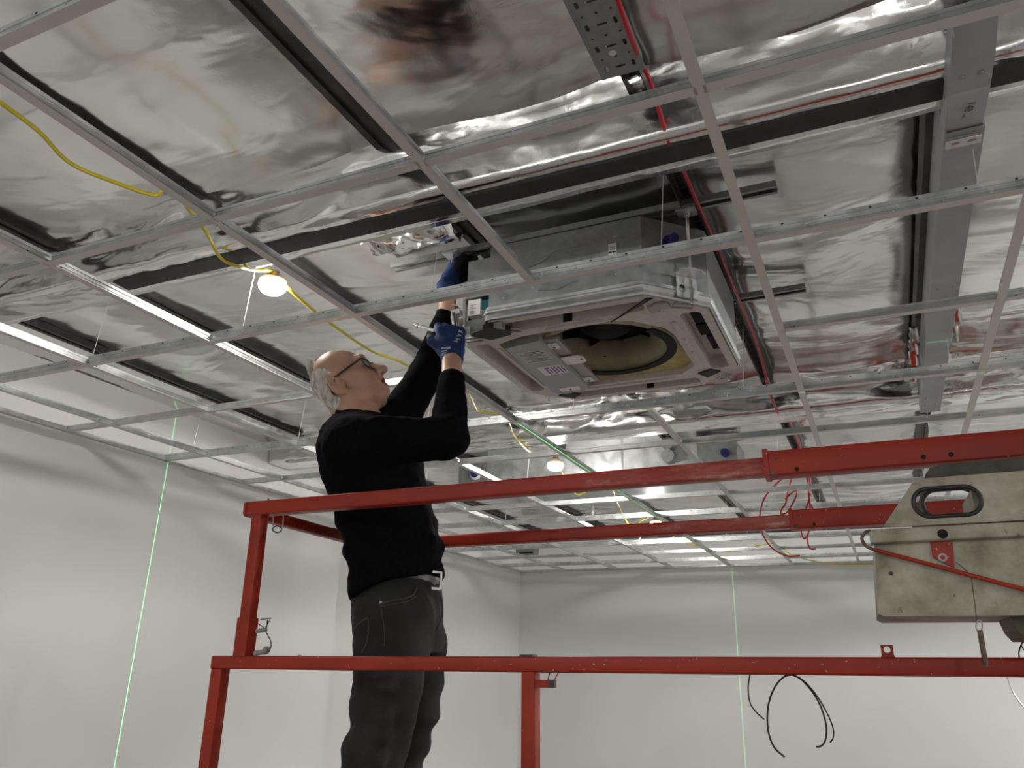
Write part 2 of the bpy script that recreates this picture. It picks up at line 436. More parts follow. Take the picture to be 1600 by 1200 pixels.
wire = MB().tube([(0, 0, 0), (0.012, 0.006, 0.2), (0.02, 0.008, 0.352)], 0.0012, 5).tube([(0, 0, 0.0), (0.004, 0, -0.012), (-0.004, 0, -0.012)], 0.0012, 5).mesh('hanger_wire')
wire.materials.append(WIRE)
clip = MB().box((0.001, 0.001, 0.004), (0.012, 0.004, 0.014)).box((0.001, 0.001, 0.004), (0.003, 0.012, 0.014)).mesh('tee_clip'); clip.materials.append(BRASS)
def put(name, me, loc, rz=0, parent=grid):
    o = bpy.data.objects.new(name, me); COL.objects.link(o); o.parent = parent; o.location = loc; o.rotation_euler = (0, 0, rz); return o
A = lambda a: Y0 + 0.6 * a
B = lambda b_: X0 + 0.6 * b_
for a in range(-6, 13, 2):                                       # main tees along x
    xl = -3.508 if A(a) < 4.68 else -3.738
    t = put('main_tee', MT, (xl, A(a), 0)); put('punched_slot', MS, (0, 0, 0), 0, t)
    if a >= -2:
        for x in PX:
            if x < 2.5 and x > -3.4: put('hanger_wire', wire, (x - 0.01 + random.uniform(-.02, .02), A(a), 0.036), random.uniform(-.6, .6))
for b_ in range(-3, 12):                                          # 1200 cross tees along y
    for a in range(-6, 13, 2):
        if b_ == 1 and a == 2: continue                            # opening for the air conditioner
        if a == 12:
            o = put('cross_tee', CS, (B(b_), A(12) + 0.002, 0), math.pi / 2); o.scale = (0.83, 1, 1); continue
        t = put('cross_tee', CL, (B(b_), A(a) + 0.0015, 0.0002), math.pi / 2)
        if b_ < 5 and a >= 0: put('punched_slot', CLS, (0, 0, 0), 0, t)
        if b_ < 4 and a >= 0: put('tee_clip', clip, (B(b_), A(a), 0))
for a in range(-5, 13, 2):                                        # 600 cross tees along x
    for b_ in range(-4, 11):
        if a == 3 and b_ in (0, 1): continue
        t = put('cross_tee', CS, (B(b_) + 0.006, A(a), 0.0002))
        if b_ == -4:
            L = B(-3) - 0.006 - (-3.508 if A(a) < 4.68 else -3.738)
            t.scale = (L / 0.588, 1, 1); t.location.x = B(-3) - 0.006 - L
        elif a > 0 and b_ < 5:
            put('punched_slot', CSS, (0, 0, 0), 0, t)
            if b_ < 4: put('tee_clip', clip, (B(b_), A(a), 0))

# ================================================================== ROOF STEEL
def wrapped_beam(name, y0, y1, z0, x0, x1, label, strip=True, amp=0.010, seed=0):
    root = empty(name, (x0, y0, z0), label, 'beam')
    ztop = 3.0
    ring = []
    nb = 7
    for i in range(11): ring.append((y0 - 0.03 * (1 - i / 10) ** 2, ztop + (z0 - ztop) * i / 10, 1.0))
    for i in range(1, nb): ring.append((y0 + (y1 - y0) * i / nb, z0, 0.25))
    for i in range(11): ring.append((y1 + 0.03 * (i / 10) ** 2, z0 + (ztop - z0) * i / 10, 1.0))
    xs = np.arange(x0, x1, 0.03); k = len(ring); vs = []
    cy = (y0 + y1) / 2
    for x in xs:
        for j, (y, z, w) in enumerate(ring):
            d = amp * w * (0.9 * fnoise(x * 1.3, j * 0.22, seed) + 0.9 * max(0, ridge(x * 2.2 + j * .1, j * 0.35, seed + 3)) ** 2 + 0.3 * ridge(x * 8 - j * .4, j * 0.6, seed + 7))
            if w == 1: vs.append((x - x0, y + (d if y > cy else -d) - y0, z - z0))
            else: vs.append((x - x0, y - y0, z - d * 0.5 - z0))
    fs = [(i * k + j, i * k + j + 1, (i + 1) * k + j + 1, (i + 1) * k + j) for i in range(len(xs) - 1) for j in range(k - 1)]
    me = bpy.data.meshes.new('foil_wrap'); me.from_pydata(vs, [], fs); me.polygons.foreach_set('use_smooth', [True] * len(fs))
    link('foil_wrap', me, root, FOILB)
    if strip:
        MB().box((1.25 if strip is True else 0, 0.036, -0.006), (x1 - x0, 0.100, 0.0)).build('black_strip', STRIP, root, None)
    return root
BZ = 2.80
wrapped_beam('roof_beam', 1.566, 1.708, BZ, -3.5, 5.0, 'foil wrapped roof beam with a black strip along its underside, in front of the air conditioner', seed=1)
wrapped_beam('roof_beam.001', 3.84, 4.02, 2.80, -3.5, 5.0, 'crinkled foil wrapped roof beam behind the air conditioner, without a black strip', strip=False, amp=0.016, seed=8)

gb = empty('steel_beam', (0.285, 1.75, 2.76), 'plain grey steel beam running back from the bracket with a handwritten mark', 'beam')
m = MB()
m.box((-0.042, 0.0, 0.0), (0.040, 2.2, 0.004)); m.box((-0.042, 0.0, 0.004), (-0.038, 2.2, 0.2)); m.box((0.036, 0.0, 0.004), (0.040, 2.2, 0.2))
m.build('channel', GREYST, gb, None)
MB().box((-0.060, 0.0, 0.12), (-0.043, 2.15, 0.2)).build('back_flange', DARKST, gb, None)
def bolt(x, y, z, parent, r=0.008, mt=CLIPG):
    q = MB().lathe([(0, -0.004), (r * 0.55, -0.004), (r * 0.55, -0.001), (r, -0.001), (r, 0.0)], (0, 0, 0), 12)
    o = q.build('bolt', mt, parent); o.location = (x, y, z); return o
for (x, y) in ((-0.02, 0.84), (0.022, 0.84), (-0.022, 1.99), (0.02, 1.99), (-0.022, 2.08), (0.02, 2.08)): bolt(x, y, 0.0, gb)
for j, (y, s) in enumerate(((1.15, 1), (1.32, 1), (1.28, -1), (1.40, -1), (1.53, -1), (1.72, -1))):
    x = 0.055 if s > 0 else -0.075
    MB().tube([(x, y, 0.06), (x, y + 0.03, 0.02), (x, y + 0.07, 0.06)], 0.016, 8).build('foil_duct_end', FOILB, gb)
# bent bracket plate strapped under the foil wrapped beam
br = empty('beam_bracket', (0.283, 1.62, 2.75), 'bent grey steel bracket plate with handwritten 140 mark, bolted under the foil wrapped beam', 'bracket')
pr = [(-0.215, 0.024), (-0.128, 0.001), (-0.124, 0.0), (-0.024, 0.0), (-0.020, 0.0005), (0.112, 0.014), (0.150, 0.018)]
vs = []
for (y, z) in pr:
    for x in (-0.037, 0.037): vs += [(x, y, z), (x, y, z + 0.005)]
m = MB(); k = len(pr)
for i in range(k - 1):
    a = i * 4; c = a + 4
    m.add([vs[a], vs[a + 2], vs[c + 2], vs[c], vs[a + 1], vs[a + 3], vs[c + 3], vs[c + 1]], BOXF)
m.build('plate', GREYST, br, None)
MB().box((-0.041, -0.2, 0.0), (-0.037, 0.14, 0.055)).build('side_flange', GREYST, br, None)
MB().box((-0.039, 0.150, 0.006), (0.037, 0.153, 0.045)).build('end_flange', GREYST, br, None)
lip = plate('bolted_lip', [rect(-0.036, 0, 0.036, 0.030), circ(-0.017, 0.014, 0.006, rx=0.010), circ(0.017, 0.014, 0.006, rx=0.010)], 0.002, WHITEP, br, Matrix.Translation((0, 0.150, 0.002)))
for x in (-0.018, 0.016): bolt(x, -0.075, 0.0, br, 0.008)
def under(txt, size, x, y):
    tm = text_mesh(txt, size); z = (y + 0.020) / 0.132 * 0.0135 - 0.0006
    tm.transform(Matrix(((-0.12, 0.99, 0, x), (0.99, 0.12, 0, y), (0.10, 0, -1, z), (0, 0, 0, 1))))
    link('handwriting', tm, br, INK)
under('140', 0.026, 0.004, 0.040); under('mm', 0.012, -0.004, 0.074)

# perforated cable tray, end of it hanging at the top of the picture
tray = empty('cable_tray', (-0.40, -0.6, 2.875), 'perforated galvanised cable tray ending above the grid beside a red cable', 'cable tray')
L = 2.01
lo = [rect(-0.042, 0, 0.042, L)]
y = L - 0.03; i = 0
while y > 0.9:
    if i % 2: lo.append(circ(0, y, 0.0035, 8))
    else: lo.append(rect(-0.013, y - 0.003, 0.013, y + 0.003, 0.0028))
    for s in (-1, 1):
        if i % 2: lo.append(circ(s * 0.031, y, 0.0032, 8))
        else: lo.append(rect(s * 0.031 - 0.004, y - 0.009, s * 0.031 + 0.004, y + 0.009, 0.0035))
    y -= 0.033; i += 1
plate('perforated_base', lo, 0.0015, GALV2, tray)
for s in (-1, 1):
    MB().box((min(s * .042, s * .0435), 0, 0), (max(s * .042, s * .0435), L, 0.045)).box((min(s * .0435, s * .051), 0, -0.001), (max(s * .0435, s * .051), L, 0.0015)).build('side_wall', GALV2, tray, None)
bolt(-0.003, L - 0.075, 0.0, tray, 0.009, BRIGHT)
# slotted strut carrying on behind it, alongside a purlin
st = empty('slotted_rail', (-0.402, 1.3, 2.925), 'narrow slotted steel rail with red cable along it, passing above the air conditioner', 'rail')
lo = [rect(-0.021, 0.0, 0.021, 4.4)]
lo += [rect(-0.012, 0.06 + 0.05 * i, 0.012, 0.078 + 0.05 * i) for i in range(85)]
plate('slotted_web', lo, 0.002, DARKST, st)
for s in (-1, 1): MB().box((min(s * .021, s * .023), 0, 0), (max(s * .021, s * .023), 4.4, 0.035)).build('side_wall', DARKST, st, None)
bolt(0.0, 0.1, 0.0, st, 0.010)

def cable(name, pts, r, m, label, cat, n=6, parent=None, sp=8, group=None):
    P = spline(pts, sp)
    o = Vector(P[0])
    ob = MB().tube([p - o for p in P], r, n).build(name, m, parent, 60); ob.location = o
    if label: tag(ob, label, cat, group)
    return ob
cable('red_cable', [(-0.345, -0.4, 2.885), (-0.345, 0.9, 2.885), (-0.352, 1.30, 2.87), at_y(1003, 100, 1.42), at_y(1016, 128, 1.47), at_y(1035, 190, 1.55), at_y(1046, 225, 1.60), at_y(1060, 262, 1.74), (-0.372, 1.86, 2.915),
                    (-0.372, 2.1, 2.92), (-0.37, 2.6, 2.918), (-0.372, 3.2, 2.92), (-0.375, 3.8, 2.80), (-0.37, 4.4, 2.91), (-0.37, 5.2, 2.9)], 0.0055, REDC,
      'long red cable hanging from the cable tray and running back past the air conditioner', 'cable')
RL = 5.0
loops = [[(1262, 735), (1236, 738), (1200, 770), (1188, 800), (1190, 830), (1205, 855), (1228, 868), (1250, 868)],
         [(1240, 738), (1232, 765), (1228, 785), (1222, 795), (1220, 803), (1230, 800), (1242, 780), (1245, 766), (1235, 772), (1227, 780)],
         [(1264, 735), (1266, 770), (1258, 800), (1254, 812), (1252, 830), (1257, 842), (1264, 830), (1266, 800), (1264, 770)],
         [(1262, 740), (1264, 780), (1270, 800), (1262, 838), (1265, 856), (1275, 858)]]
labs = ['widest hanging loop of thin red cable below the grid, open at the left', 'small closed teardrop loop of thin red cable hanging under the grid', 'narrow double loop of thin red cable hanging furthest to the right', 'thin red cable tail with a pale stripped end, hanging lowest']
for i, lp in enumerate(loops):
    cable('red_wire', [Vector((-0.39, RL + 0.04 * i, 2.93))] + [at_y(x, y, RL + 0.04 * i) for x, y in lp], 0.005, REDC, labs[i], 'wire', group='red wire loops hanging through the grid')

# ================================================================== STRING LIGHTS
cordp = [at_z(-60, 120, 2.68), at_z(0, 160, 2.68), at_z(60, 205, 2.68), at_z(110, 255, 2.672), at_z(180, 285, 2.675), at_z(240, 305, 2.668), at_z(255, 298, 2.69), at_z(278, 305, 2.70), at_z(297, 330, 2.68), at_z(322, 362, 2.675), at_z(345, 403, 2.675), at_z(375, 417, 2.685), at_z(400, 422, 2.70), at_z(425, 424, 2.705)]
cordp += [at_z(440, 440, 2.69), at_z(455, 455, 2.68), at_z(490, 485, 2.672), at_z(530, 515, 2.67), at_z(580, 548, 2.68), at_z(625, 565, 2.68), at_z(650, 578, 2.68), at_z(700, 592, 2.69), at_z(730, 612, 2.68), at_z(745, 640, 2.668), at_z(762, 645, 2.675), at_z(790, 650, 2.69), at_z(803, 680, 2.67), at_z(826, 705, 2.67), at_z(848, 712, 2.70), at_z(868, 712, 2.705)]
cordp += [at_z(876, 735, 2.68), at_z(900, 772, 2.66), at_z(925, 765, 2.69), at_z(955, 765, 2.69), at_z(963, 783, 2.68), at_z(985, 822, 2.67), at_z(1005, 812, 2.70), at_z(1025, 808, 2.705), at_z(1052, 838, 2.68), at_z(1085, 852, 2.67), at_z(1140, 862, 2.68), at_z(1205, 850, 2.70), at_z(1240, 868, 2.64), at_z(1290, 880, 2.615), at_z(1340, 882, 2.61), at_z(1420, 878, 2.62)]
def raise_pt(p, dz):
    k = (p.z + dz - CAMZ) / (p.z - CAMZ); c0_ = Vector((0, 0, CAMZ)); return c0_ + (p - c0_) * k
cordp = [raise_pt(p, (0.10, 0.10, 0.10, 0.10, 0.10, 0.10, 0.09, 0.09, 0.10, 0.10, 0.10, 0.098, 0.13, 0.165, 0.16, 0.14, 0.125)[i] if i < 17 else 0.115 if i < 28 else (0.09 if i < 38 else max(0.0, 0.09 - 0.03 * (i - 37)))) for i, p in enumerate(cordp)]
cable('extension_cord', cordp, 0.0055, YELLOW, 'long yellow festoon light cable looping along the ceiling grid', 'cord')
EMB = bpy.data.materials.new('led_bulb'); EMB.use_nodes = True
b = EMB.node_tree.nodes['Principled BSDF']; b.inputs['Base Color'].default_value = (0.9, 0.9, 0.88, 1)
b.inputs['Emission Color'].default_value = (1.0, 0.96, 0.9, 1); b.inputs['Emission Strength'].default_value = BULB
def work_lamp(p, label):
    t = empty('work_lamp', p, label, 'lamp', 'lit lamps on the yellow festoon cable')
    MB().lathe([(0, -0.030), (0.018, -0.0285), (0.032, -0.024), (0.041, -0.013), (0.0435, 0.0), (0.042, 0.007), (0.0385, 0.0115)], n=28).build('bulb', EMB, t, 60)
    MB().lathe([(0.0395, 0.0105), (0.0415, 0.0125), (0.034, 0.021), (0.026, 0.026), (0.024, 0.0265)], n=28).build('collar', ORANGE, t, 60)
    MB().lathe([(0.0245, 0.024), (0.022, 0.034), (0.0165, 0.040), (0.015, 0.048), (0, 0.048)], n=20).build('socket', SOCKET, t, 60)
    m = MB()
    for s in (-0.004, 0.004): m.tube([(s, 0, 0.046), (s, 0.0, 0.058), (s + 0.002, 0.002, 0.066)], 0.0012, 5)
    m.build('hanging_clip', WIRE, t)
    t.scale = (1.1, 1.1, 1.1)
    return t
work_lamp(at_z(426, 445, 2.835), 'lit work lamp with orange collar hanging nearest, to the left above the man')
work_lamp(at_z(868, 727, 2.745), 'lit work lamp seen just above the near red rail')
work_lamp(at_z(1025, 818, 2.745), 'lit work lamp half hidden behind the far red rail')

# ================================================================== AIR CONDITIONER
ACX, ACY, ACZ = -0.792, 2.448, 2.630
ac = empty('air_conditioner', (ACX, ACY, ACZ), 'ceiling cassette air conditioner without its cover panel, fan opening facing down', 'air conditioner')
def octo(h, c, hy=None):
    hy = hy or h
    return [(-h + c, -hy), (h - c, -hy), (h, -hy + c), (h, hy - c), (h - c, hy), (-h + c, hy), (-h, hy - c), (-h, -hy + c)]
m = MB()
po = octo(0.412, 0.16)
# body: the near left corner face is left out for the electrical compartment
vs = [(x, y, 0.045) for x, y in po] + [(x, y, 0.268) for x, y in po]
m.add(vs, [(i, (i + 1) % 8, (i + 1) % 8 + 8, i + 8) for i in range(8) if i != 7] + [tuple(range(8, 16))])
m.build('casing', GALV2, ac, None)
# rolled lower rim with two beads
m = MB()
prof = [(0.0, 0.004), (0.006, 0.004), (0.008, 0.010), (0.004, 0.018), (0.004, 0.022), (0.009, 0.028), (0.009, 0.034), (0.004, 0.040), (0.004, 0.050), (-0.001, 0.052), (-0.004, 0.03)]
vs = []; fs = []; k = len(prof)
for i in range(8):
    x, y = po[i]
    n1 = Vector((po[i][0] - po[i - 1][0], po[i][1] - po[i - 1][1])).normalized(); n2 = Vector((po[(i + 1) % 8][0] - po[i][0], po[(i + 1) % 8][1] - po[i][1])).normalized()
    o1 = Vector((n1.y, -n1.x)); o2 = Vector((n2.y, -n2.x)); bis = (o1 + o2) / (1 + o1.dot(o2))
    for (d, z) in prof: vs.append((x + bis.x * d, y + bis.y * d, z))
for i in range(8):
    j = (i + 1) % 8
    for q in range(k): fs.append((i * k + q, j * k + q, j * k + (q + 1) % k, i * k + (q + 1) % k))
m.add(vs, fs); m.build('rolled_rim', GALV, ac, 30)
# foam drain pan with four outlets and the fan opening
opening = [(-0.30, -0.235), (-0.20, -0.268), (0.10, -0.275), (0.17, -0.255), (0.255, -0.16), (0.268, -0.09), (0.268, 0.20), (0.21, 0.262), (-0.20, 0.268), (-0.30, 0.262)]
outl = [rect(-0.255, -0.382, 0.235, -0.315, 0.02), rect(0.318, -0.25, 0.382, 0.25, 0.02), rect(-0.235, 0.318, 0.255, 0.382, 0.02), rect(-0.385, -0.25, -0.325, 0.25, 0.02)]
plate('drain_pan', [octo(0.408, 0.155), opening] + outl, 0.045, EPS, ac, None)
for (x0, y0, x1, y1) in ((-0.255, -0.382, 0.235, -0.315), (0.318, -0.25, 0.382, 0.25), (-0.235, 0.318, 0.255, 0.382), (-0.385, -0.25, -0.325, 0.25)):
    MB().box((x0 - .01, y0 - .01, 0.046), (x1 + .01, y1 + .01, 0.049)).build('outlet_duct', EPS, ac, None)
for a_, c_ in (((-0.034, -0.3185, 0.004), (-0.004, -0.3145, 0.045)), ((0.338, -0.20, 0.028), (0.374, -0.10, 0.0455)), ((0.335, -0.085, 0.028), (0.372, 0.0, 0.0455)), ((0.35, 0.01, 0.026), (0.374, 0.13, 0.0455)), ((-0.3285, -0.06, 0.004), (-0.3245, 0.005, 0.045)), ((0.045, 0.3785, 0.004), (0.072, 0.3825, 0.045))):
    MB().box(a_, c_).build('outlet_vane_gap', HOLE, ac, None)
for a_, c_ in (((-0.10, -0.300, -0.006), (0.09, -0.285, 0.0)), ((0.285, -0.20, -0.005), (0.298, -0.10, 0.0)), ((0.285, -0.06, -0.005), (0.295, 0.03, 0.0)), ((0.285, 0.06, -0.005), (0.297, 0.16, 0.0)), ((-0.32, -0.2, -0.005), (-0.308, 0.2, 0.0)), ((-0.2, 0.285, -0.005), (0.18, 0.296, 0.0))):
    MB().box(a_, c_).build('moulded_ledge', EPS, ac, None)
plate('gasket_strip', [[(0.11, -0.275), (0.125, -0.285), (0.255, -0.395), (0.275, -0.39)]], 0.004, BLACK, ac, Matrix.Translation((0, 0, -0.004)))
# yellow foam round the bell mouth
FX, FY, FR = 0.010, -0.015, 0.212
plate('yellow_foam', [[(-0.31, -0.28), (0.28, -0.28), (0.28, 0.275), (-0.31, 0.275)], circ(FX, FY, FR + 0.022, 40)], 0.006, YFOAM, ac, Matrix.Translation((0, 0, 0.022)))
m = MB().lathe([(FR + 0.035, 0.018), (FR + 0.022, 0.014), (FR + 0.004, 0.02), (FR - 0.02, 0.045), (FR - 0.032, 0.085), (FR - 0.030, 0.13)], (FX, FY, 0), 48)
m.build('bell_mouth', BELL, ac, 50)
m = MB()
ring = [(FX + (FR + (0.0 if 100 < a < 260 else 0.012)) * math.cos(math.radians(a)), FY + (FR + 0.006) * math.sin(math.radians(a)), 0.0145 - 0.001) for a in range(-35, 128, 6)]
m.sweep(ring, rrect(0.034, 0.006, 0.002), 0, up=(0, 0, 1))
m.build('black_gasket', HOLE, ac, None)
m = MB().lathe([(0.0, 0.135), (FR - 0.03, 0.135), (FR - 0.03, 0.24), (0, 0.24)], (FX, FY, 0), 32)
m.build('fan_housing', HOLE, ac)
fan = MB().lathe([(0, 0.075), (0.05, 0.078), (0.085, 0.10), (0.10, 0.13)], (FX, FY, 0), 28).build('fan', HOLE, ac, 50)
bl = MB()
for i in range(9):
    a = math.radians(40 * i); c, s = math.cos(a), math.sin(a)
    bl.add([(FX + c * 0.12, FY + s * 0.12, 0.10), (FX + c * 0.188 - s * 0.03, FY + s * 0.188 + c * 0.03, 0.10), (FX + c * 0.188 - s * 0.03, FY + s * 0.188 + c * 0.03, 0.134), (FX + c * 0.12, FY + s * 0.12, 0.134)], [(0, 1, 2, 3)])
bl.build('fan_blade', HOLE, fan, None)
# control box across the left of the opening
cb = MB().prism([(-0.285, -0.212), (-0.150, -0.236), (-0.150, 0.262), (-0.182, 0.285), (-0.262, 0.297), (-0.300, 0.270)], lambda x, y: (x, y, -0.010), lambda x, y: (x, y, 0.03)).build('control_box', BOXGREY, ac, None)
m = MB().prism([(-0.262, 0.225), (-0.185, 0.225), (-0.182, 0.262), (-0.262, 0.262)], lambda x, y: (x, y, -0.0115), lambda x, y: (x, y, -0.010)); m.build('terminal_label', WHITEP, cb, None)
MB().box((-0.148, -0.05, -0.004), (-0.085, 0.02, 0.0)).prism([(-0.085, -0.05), (-0.07, -0.035), (-0.07, 0.005), (-0.085, 0.02)], lambda x, y: (x, y, -0.004), lambda x, y: (x, y, 0.0)).build('fixing_tab', WHITEP, cb, None)
for y in (-0.15, 0.20): MB().box((-0.149, y - 0.022, 0.0), (-0.115, y + 0.022, 0.003)).build('fixing_tab', WHITEP, cb, None)
MB().box((-0.149, -0.20, 0.004), (-0.10, 0.24, 0.016)).build('side_channel', CLIPG, cb, None)
for (x, y) in ((-0.08, -0.02), (-0.22, 0.245), (-0.13, -0.15), (-0.13, 0.20)):
    MB().lathe([(0, -0.003), (0.004, -0.0025), (0.0045, 0.0)], (x, y, -0.0115 if x < -.2 else -.004), 8).build('screw', DARKST, cb)
lb = plate('rating_label', [rect(-0.272, -0.165, -0.165, -0.055)], 0.0006, mat('foil_label', (0.42, 0.43, 0.41), 0.4, 0.4), cb, Matrix.Translation((0, 0, -0.0108)))
m = MB()
for i in range(8):
    y = -0.155 + i * 0.012
    m.box((-0.262 + 0.02 * (i % 3 == 0), y, -0.0112), (-0.185 + 0.012 * (i % 2), y + 0.005, -0.0107))
m.build('small_print', INKG, lb, None)
lb = plate('warning_label', [rect(-0.255, -0.01, -0.160, 0.075)], 0.0006, LABELM, cb, Matrix.Translation((0, 0, -0.0108)))
m = MB()
for i in range(6):
    x = -0.232 + i * 0.0125
    m.box((x, 0.0 if i not in (0, 1) else 0.022, -0.0113), (x + 0.006, 0.068 - 0.012 * (i % 2), -0.0107))
m.lathe([(0, 0), (0.009, 0)], (-0.222, 0.007, -0.0113), 14)
m.build('small_print', INKV, lb, None)
# corner clips on the pan
def corner(name, pts, z, th, m_, par=ac): return plate(name, [pts], th, m_, par, Matrix.Translation((0, 0, z)))
corner('corner_block', [(-0.345, -0.385), (-0.245, -0.412), (-0.195, -0.368), (-0.205, -0.335), (-0.285, -0.318)], -0.020, 0.018, mat('dark_grey_plastic', (0.016, 0.016, 0.016), 0.7))
corner('corner_block', [(0.265, 0.27), (0.315, 0.245), (0.345, 0.275), (0.29, 0.318)], -0.006, 0.006, MATS['dark_grey_plastic'])
corner('corner_block', [(-0.30, 0.325), (-0.25, 0.30), (-0.21, 0.335), (-0.25, 0.37)], -0.006, 0.006, MATS['dark_grey_plastic'])
m = MB().box((0.245, -0.345, -0.006), (0.275, -0.30, 0)).box((0.265, -0.36, -0.010), (0.31, -0.325, -0.004)); m.build('pipe_clamp', CLIPG, ac, None)
def wire_loop(cx, cy, ang):
    q = [(0.03, 0.012), (-0.03, 0.012), (-0.03, -0.012), (0.03, -0.012)]
    c, s = math.cos(ang), math.sin(ang)
    MB().tube([(cx + x * c - y * s, cy + x * s + y * c, -0.008) for x, y in q], 0.003, 6, closed=True).build('panel_hook', CLIPG, ac)
wire_loop(-0.352, -0.315, 0.1); wire_loop(0.345, -0.318, 0.5); wire_loop(0.352, 0.318, -0.7); wire_loop(-0.20, -0.345, 0.5)
# suspension brackets at the four corners, an octagon washer plate and slotted tab
def susp(sx, sy):
    n = Vector((sx, sy, 0)).normalized(); tdir = Vector((-n.y, n.x, 0)); c0 = Vector((sx * 0.336, sy * 0.336, 0)) + {(-1, -1): Vector((-0.058, -0.018, 0)), (1, -1): Vector((0.02, 0.02, 0))}.get((sx, sy), Vector())
    Mx = Matrix(((tdir.x, 0, n.x, c0.x), (tdir.y, 0, n.y, c0.y), (0, 1, 0, 0), (0, 0, 0, 1)))
    o = plate('suspension_bracket', [rect(-0.035, 0.012, 0.035, 0.085), rect(-0.026, 0.030, -0.006, 0.056, 0.008), rect(0.006, 0.030, 0.026, 0.056, 0.008)], 0.002, GALV, ac, Mx @ Matrix.Translation((0, 0, 0.006)))
    c1 = c0 + n * 0.03
    q = MB().prism([(0.045 * math.cos(a) * 1.1, 0.032 * math.sin(a)) for a in [math.pi / 8 + i * math.pi / 4 for i in range(8)]], lambda x, y: c1 + tdir * x + n * y + Vector((0, 0, 0.083)), lambda x, y: c1 + tdir * x + n * y + Vector((0, 0, 0.087)))
    q.build('washer_plate', GALV, o, None)
    MB().box((-0.004, -0.004, 0), (0.004, 0.004, 0.001)).tube([c1 + Vector((0, 0, 0.066)), c1 + Vector((0, 0, 0.083))], 0.009, 6).build('nut', BRIGHT, o)
    return c1
rods = {}
for sx in (-1, 1):
    for sy in (-1, 1): rods[(sx, sy)] = susp(sx, sy)
# pipe stub with blue cap on the near right corner
n = Vector((1, -1, 0)).normalized(); t = Vector((1, 1, 0)).normalized()
pc = Vector((0.336, -0.336, 0.185)) - t * 0.030
MB().tube([pc, pc + n * 0.05], 0.014, 14).tube([pc, pc + n * 0.02], 0.022, 14).build('pipe_stub', BLUECAP, ac)
MB().tube([pc + t * 0.05 - Vector((0, 0, 0.01)), pc + t * 0.05 + n * 0.035 - Vector((0, 0, 0.01))], 0.009, 12).build('pipe_stub', BLUECAP, ac)
# electrical compartment at the near left corner, opening towards the front
EY = -0.400
def ebox(x0, y0, x1, y1, d0, d1, name, m_, par=ac, n=1):
    a_ = at_y((x0 + x1) / 2, y1, ACY + EY); c_ = at_y((x0 + x1) / 2, y0, ACY + EY); xa = at_y(x0, (y0 + y1) / 2, ACY + EY).x - ACX; xb = at_y(x1, (y0 + y1) / 2, ACY + EY).x - ACX
    return MB().box((xa, EY - d1, a_.z - ACZ), (xb, EY - d0, c_.z - ACZ)).build(name, m_, par, None)
ebox(729, 466, 783, 508, -0.09, -0.080, 'compartment_back', HOLE)
ebox(731, 404, 784, 462, -0.08, 0.0, 'cover_panel', GALV2)
ebox(770, 462, 784, 500, -0.08, 0.0, 'side_panel', GALV2)
ebox(781, 402, 783.2, 500, -0.01, 0.006, 'panel_edge', BRIGHT)
tb = ebox(733, 470, 752, 494, -0.05, 0.008, 'terminal_block', WHITEP)
q = MB(); zt = at_y(742, 492, ACY + EY).z - ACZ; xt = at_y(735, 482, ACY + EY).x - ACX
for i in range(8): q.box((xt + random.uniform(0, .008), EY - 0.0085, zt + i * 0.0045), (xt + random.uniform(.014, .027), EY - 0.008, zt + 0.0018 + i * 0.0045))
q.build('small_print', INKG, tb, None)
ebox(752, 468, 765, 482, -0.05, -0.002, 'terminal_cover', TEAL)
ebox(752, 482, 763, 493, -0.05, -0.006, 'relay', BOXGREY)
ebox(727, 498, 785, 516, -0.03, 0.004, 'lower_plate', GALV2)
ebox(760, 500, 780, 505, 0.0, 0.0055, 'cable_slot', HOLE)
ebox(725, 513, 737, 526, 0.0, 0.014, 'corner_bracket', GALV)
ebox(724, 468, 728.5, 508, -0.01, 0.006, 'side_post', BRIGHT)
ebox(716, 500, 723, 521, 0.0, 0.012, 'side_post', BRIGHT)
ebox(700, 488, 722, 495, -0.01, 0.02, 'clamp_plate', GALV)
# label and screws on the near face
lb = MB().box((0.150, -0.4135, 0.150), (0.175, -0.412, 0.192)).build('rating_label', LABELM, ac, None)
m = MB().box((0.150, -0.4142, 0.160), (0.1605, -0.4135, 0.165)).box((0.162, -0.4142, 0.160), (0.173, -0.4135, 0.165)); m.build('label_bar', INK, lb, None)
m = MB()
for i in range(5): m.box((0.155, -0.4140, 0.170 + i * 0.003), (0.170, -0.4135, 0.1712 + i * 0.003))
m.build('small_print', INKG, lb, None)
for (x, z) in ((-0.15, 0.232), (0.10, 0.25), (-0.20, 0.075), (0.03, 0.205), (0.17, 0.215), (-0.10, 0.092), (0.17, 0.088), (-0.235, 0.225), (-0.235, 0.12)):
    MB().lathe([(0, 0.003), (0.003, 0.0025), (0.0042, 0)], (x, -0.412, z), 8, axis=(0, -1, 0)).build('screw', BRIGHT, ac)
MB().box((-0.13, -0.4135, 0.196), (0.24, -0.412, 0.198)).build('panel_seam', CLIPG, ac, None)
m = MB().tube(spline([(-0.12, -0.413, 0.165), (-0.06, -0.413, 0.182), (-0.02, -0.413, 0.205), (0.12, -0.413, 0.208)], 6), 0.0015, 5).tube(spline([(-0.08, -0.413, 0.080), (-0.02, -0.413, 0.072), (0.03, -0.413, 0.086)], 6), 0.0015, 5)
m.build('pressed_line', GALV2, ac)

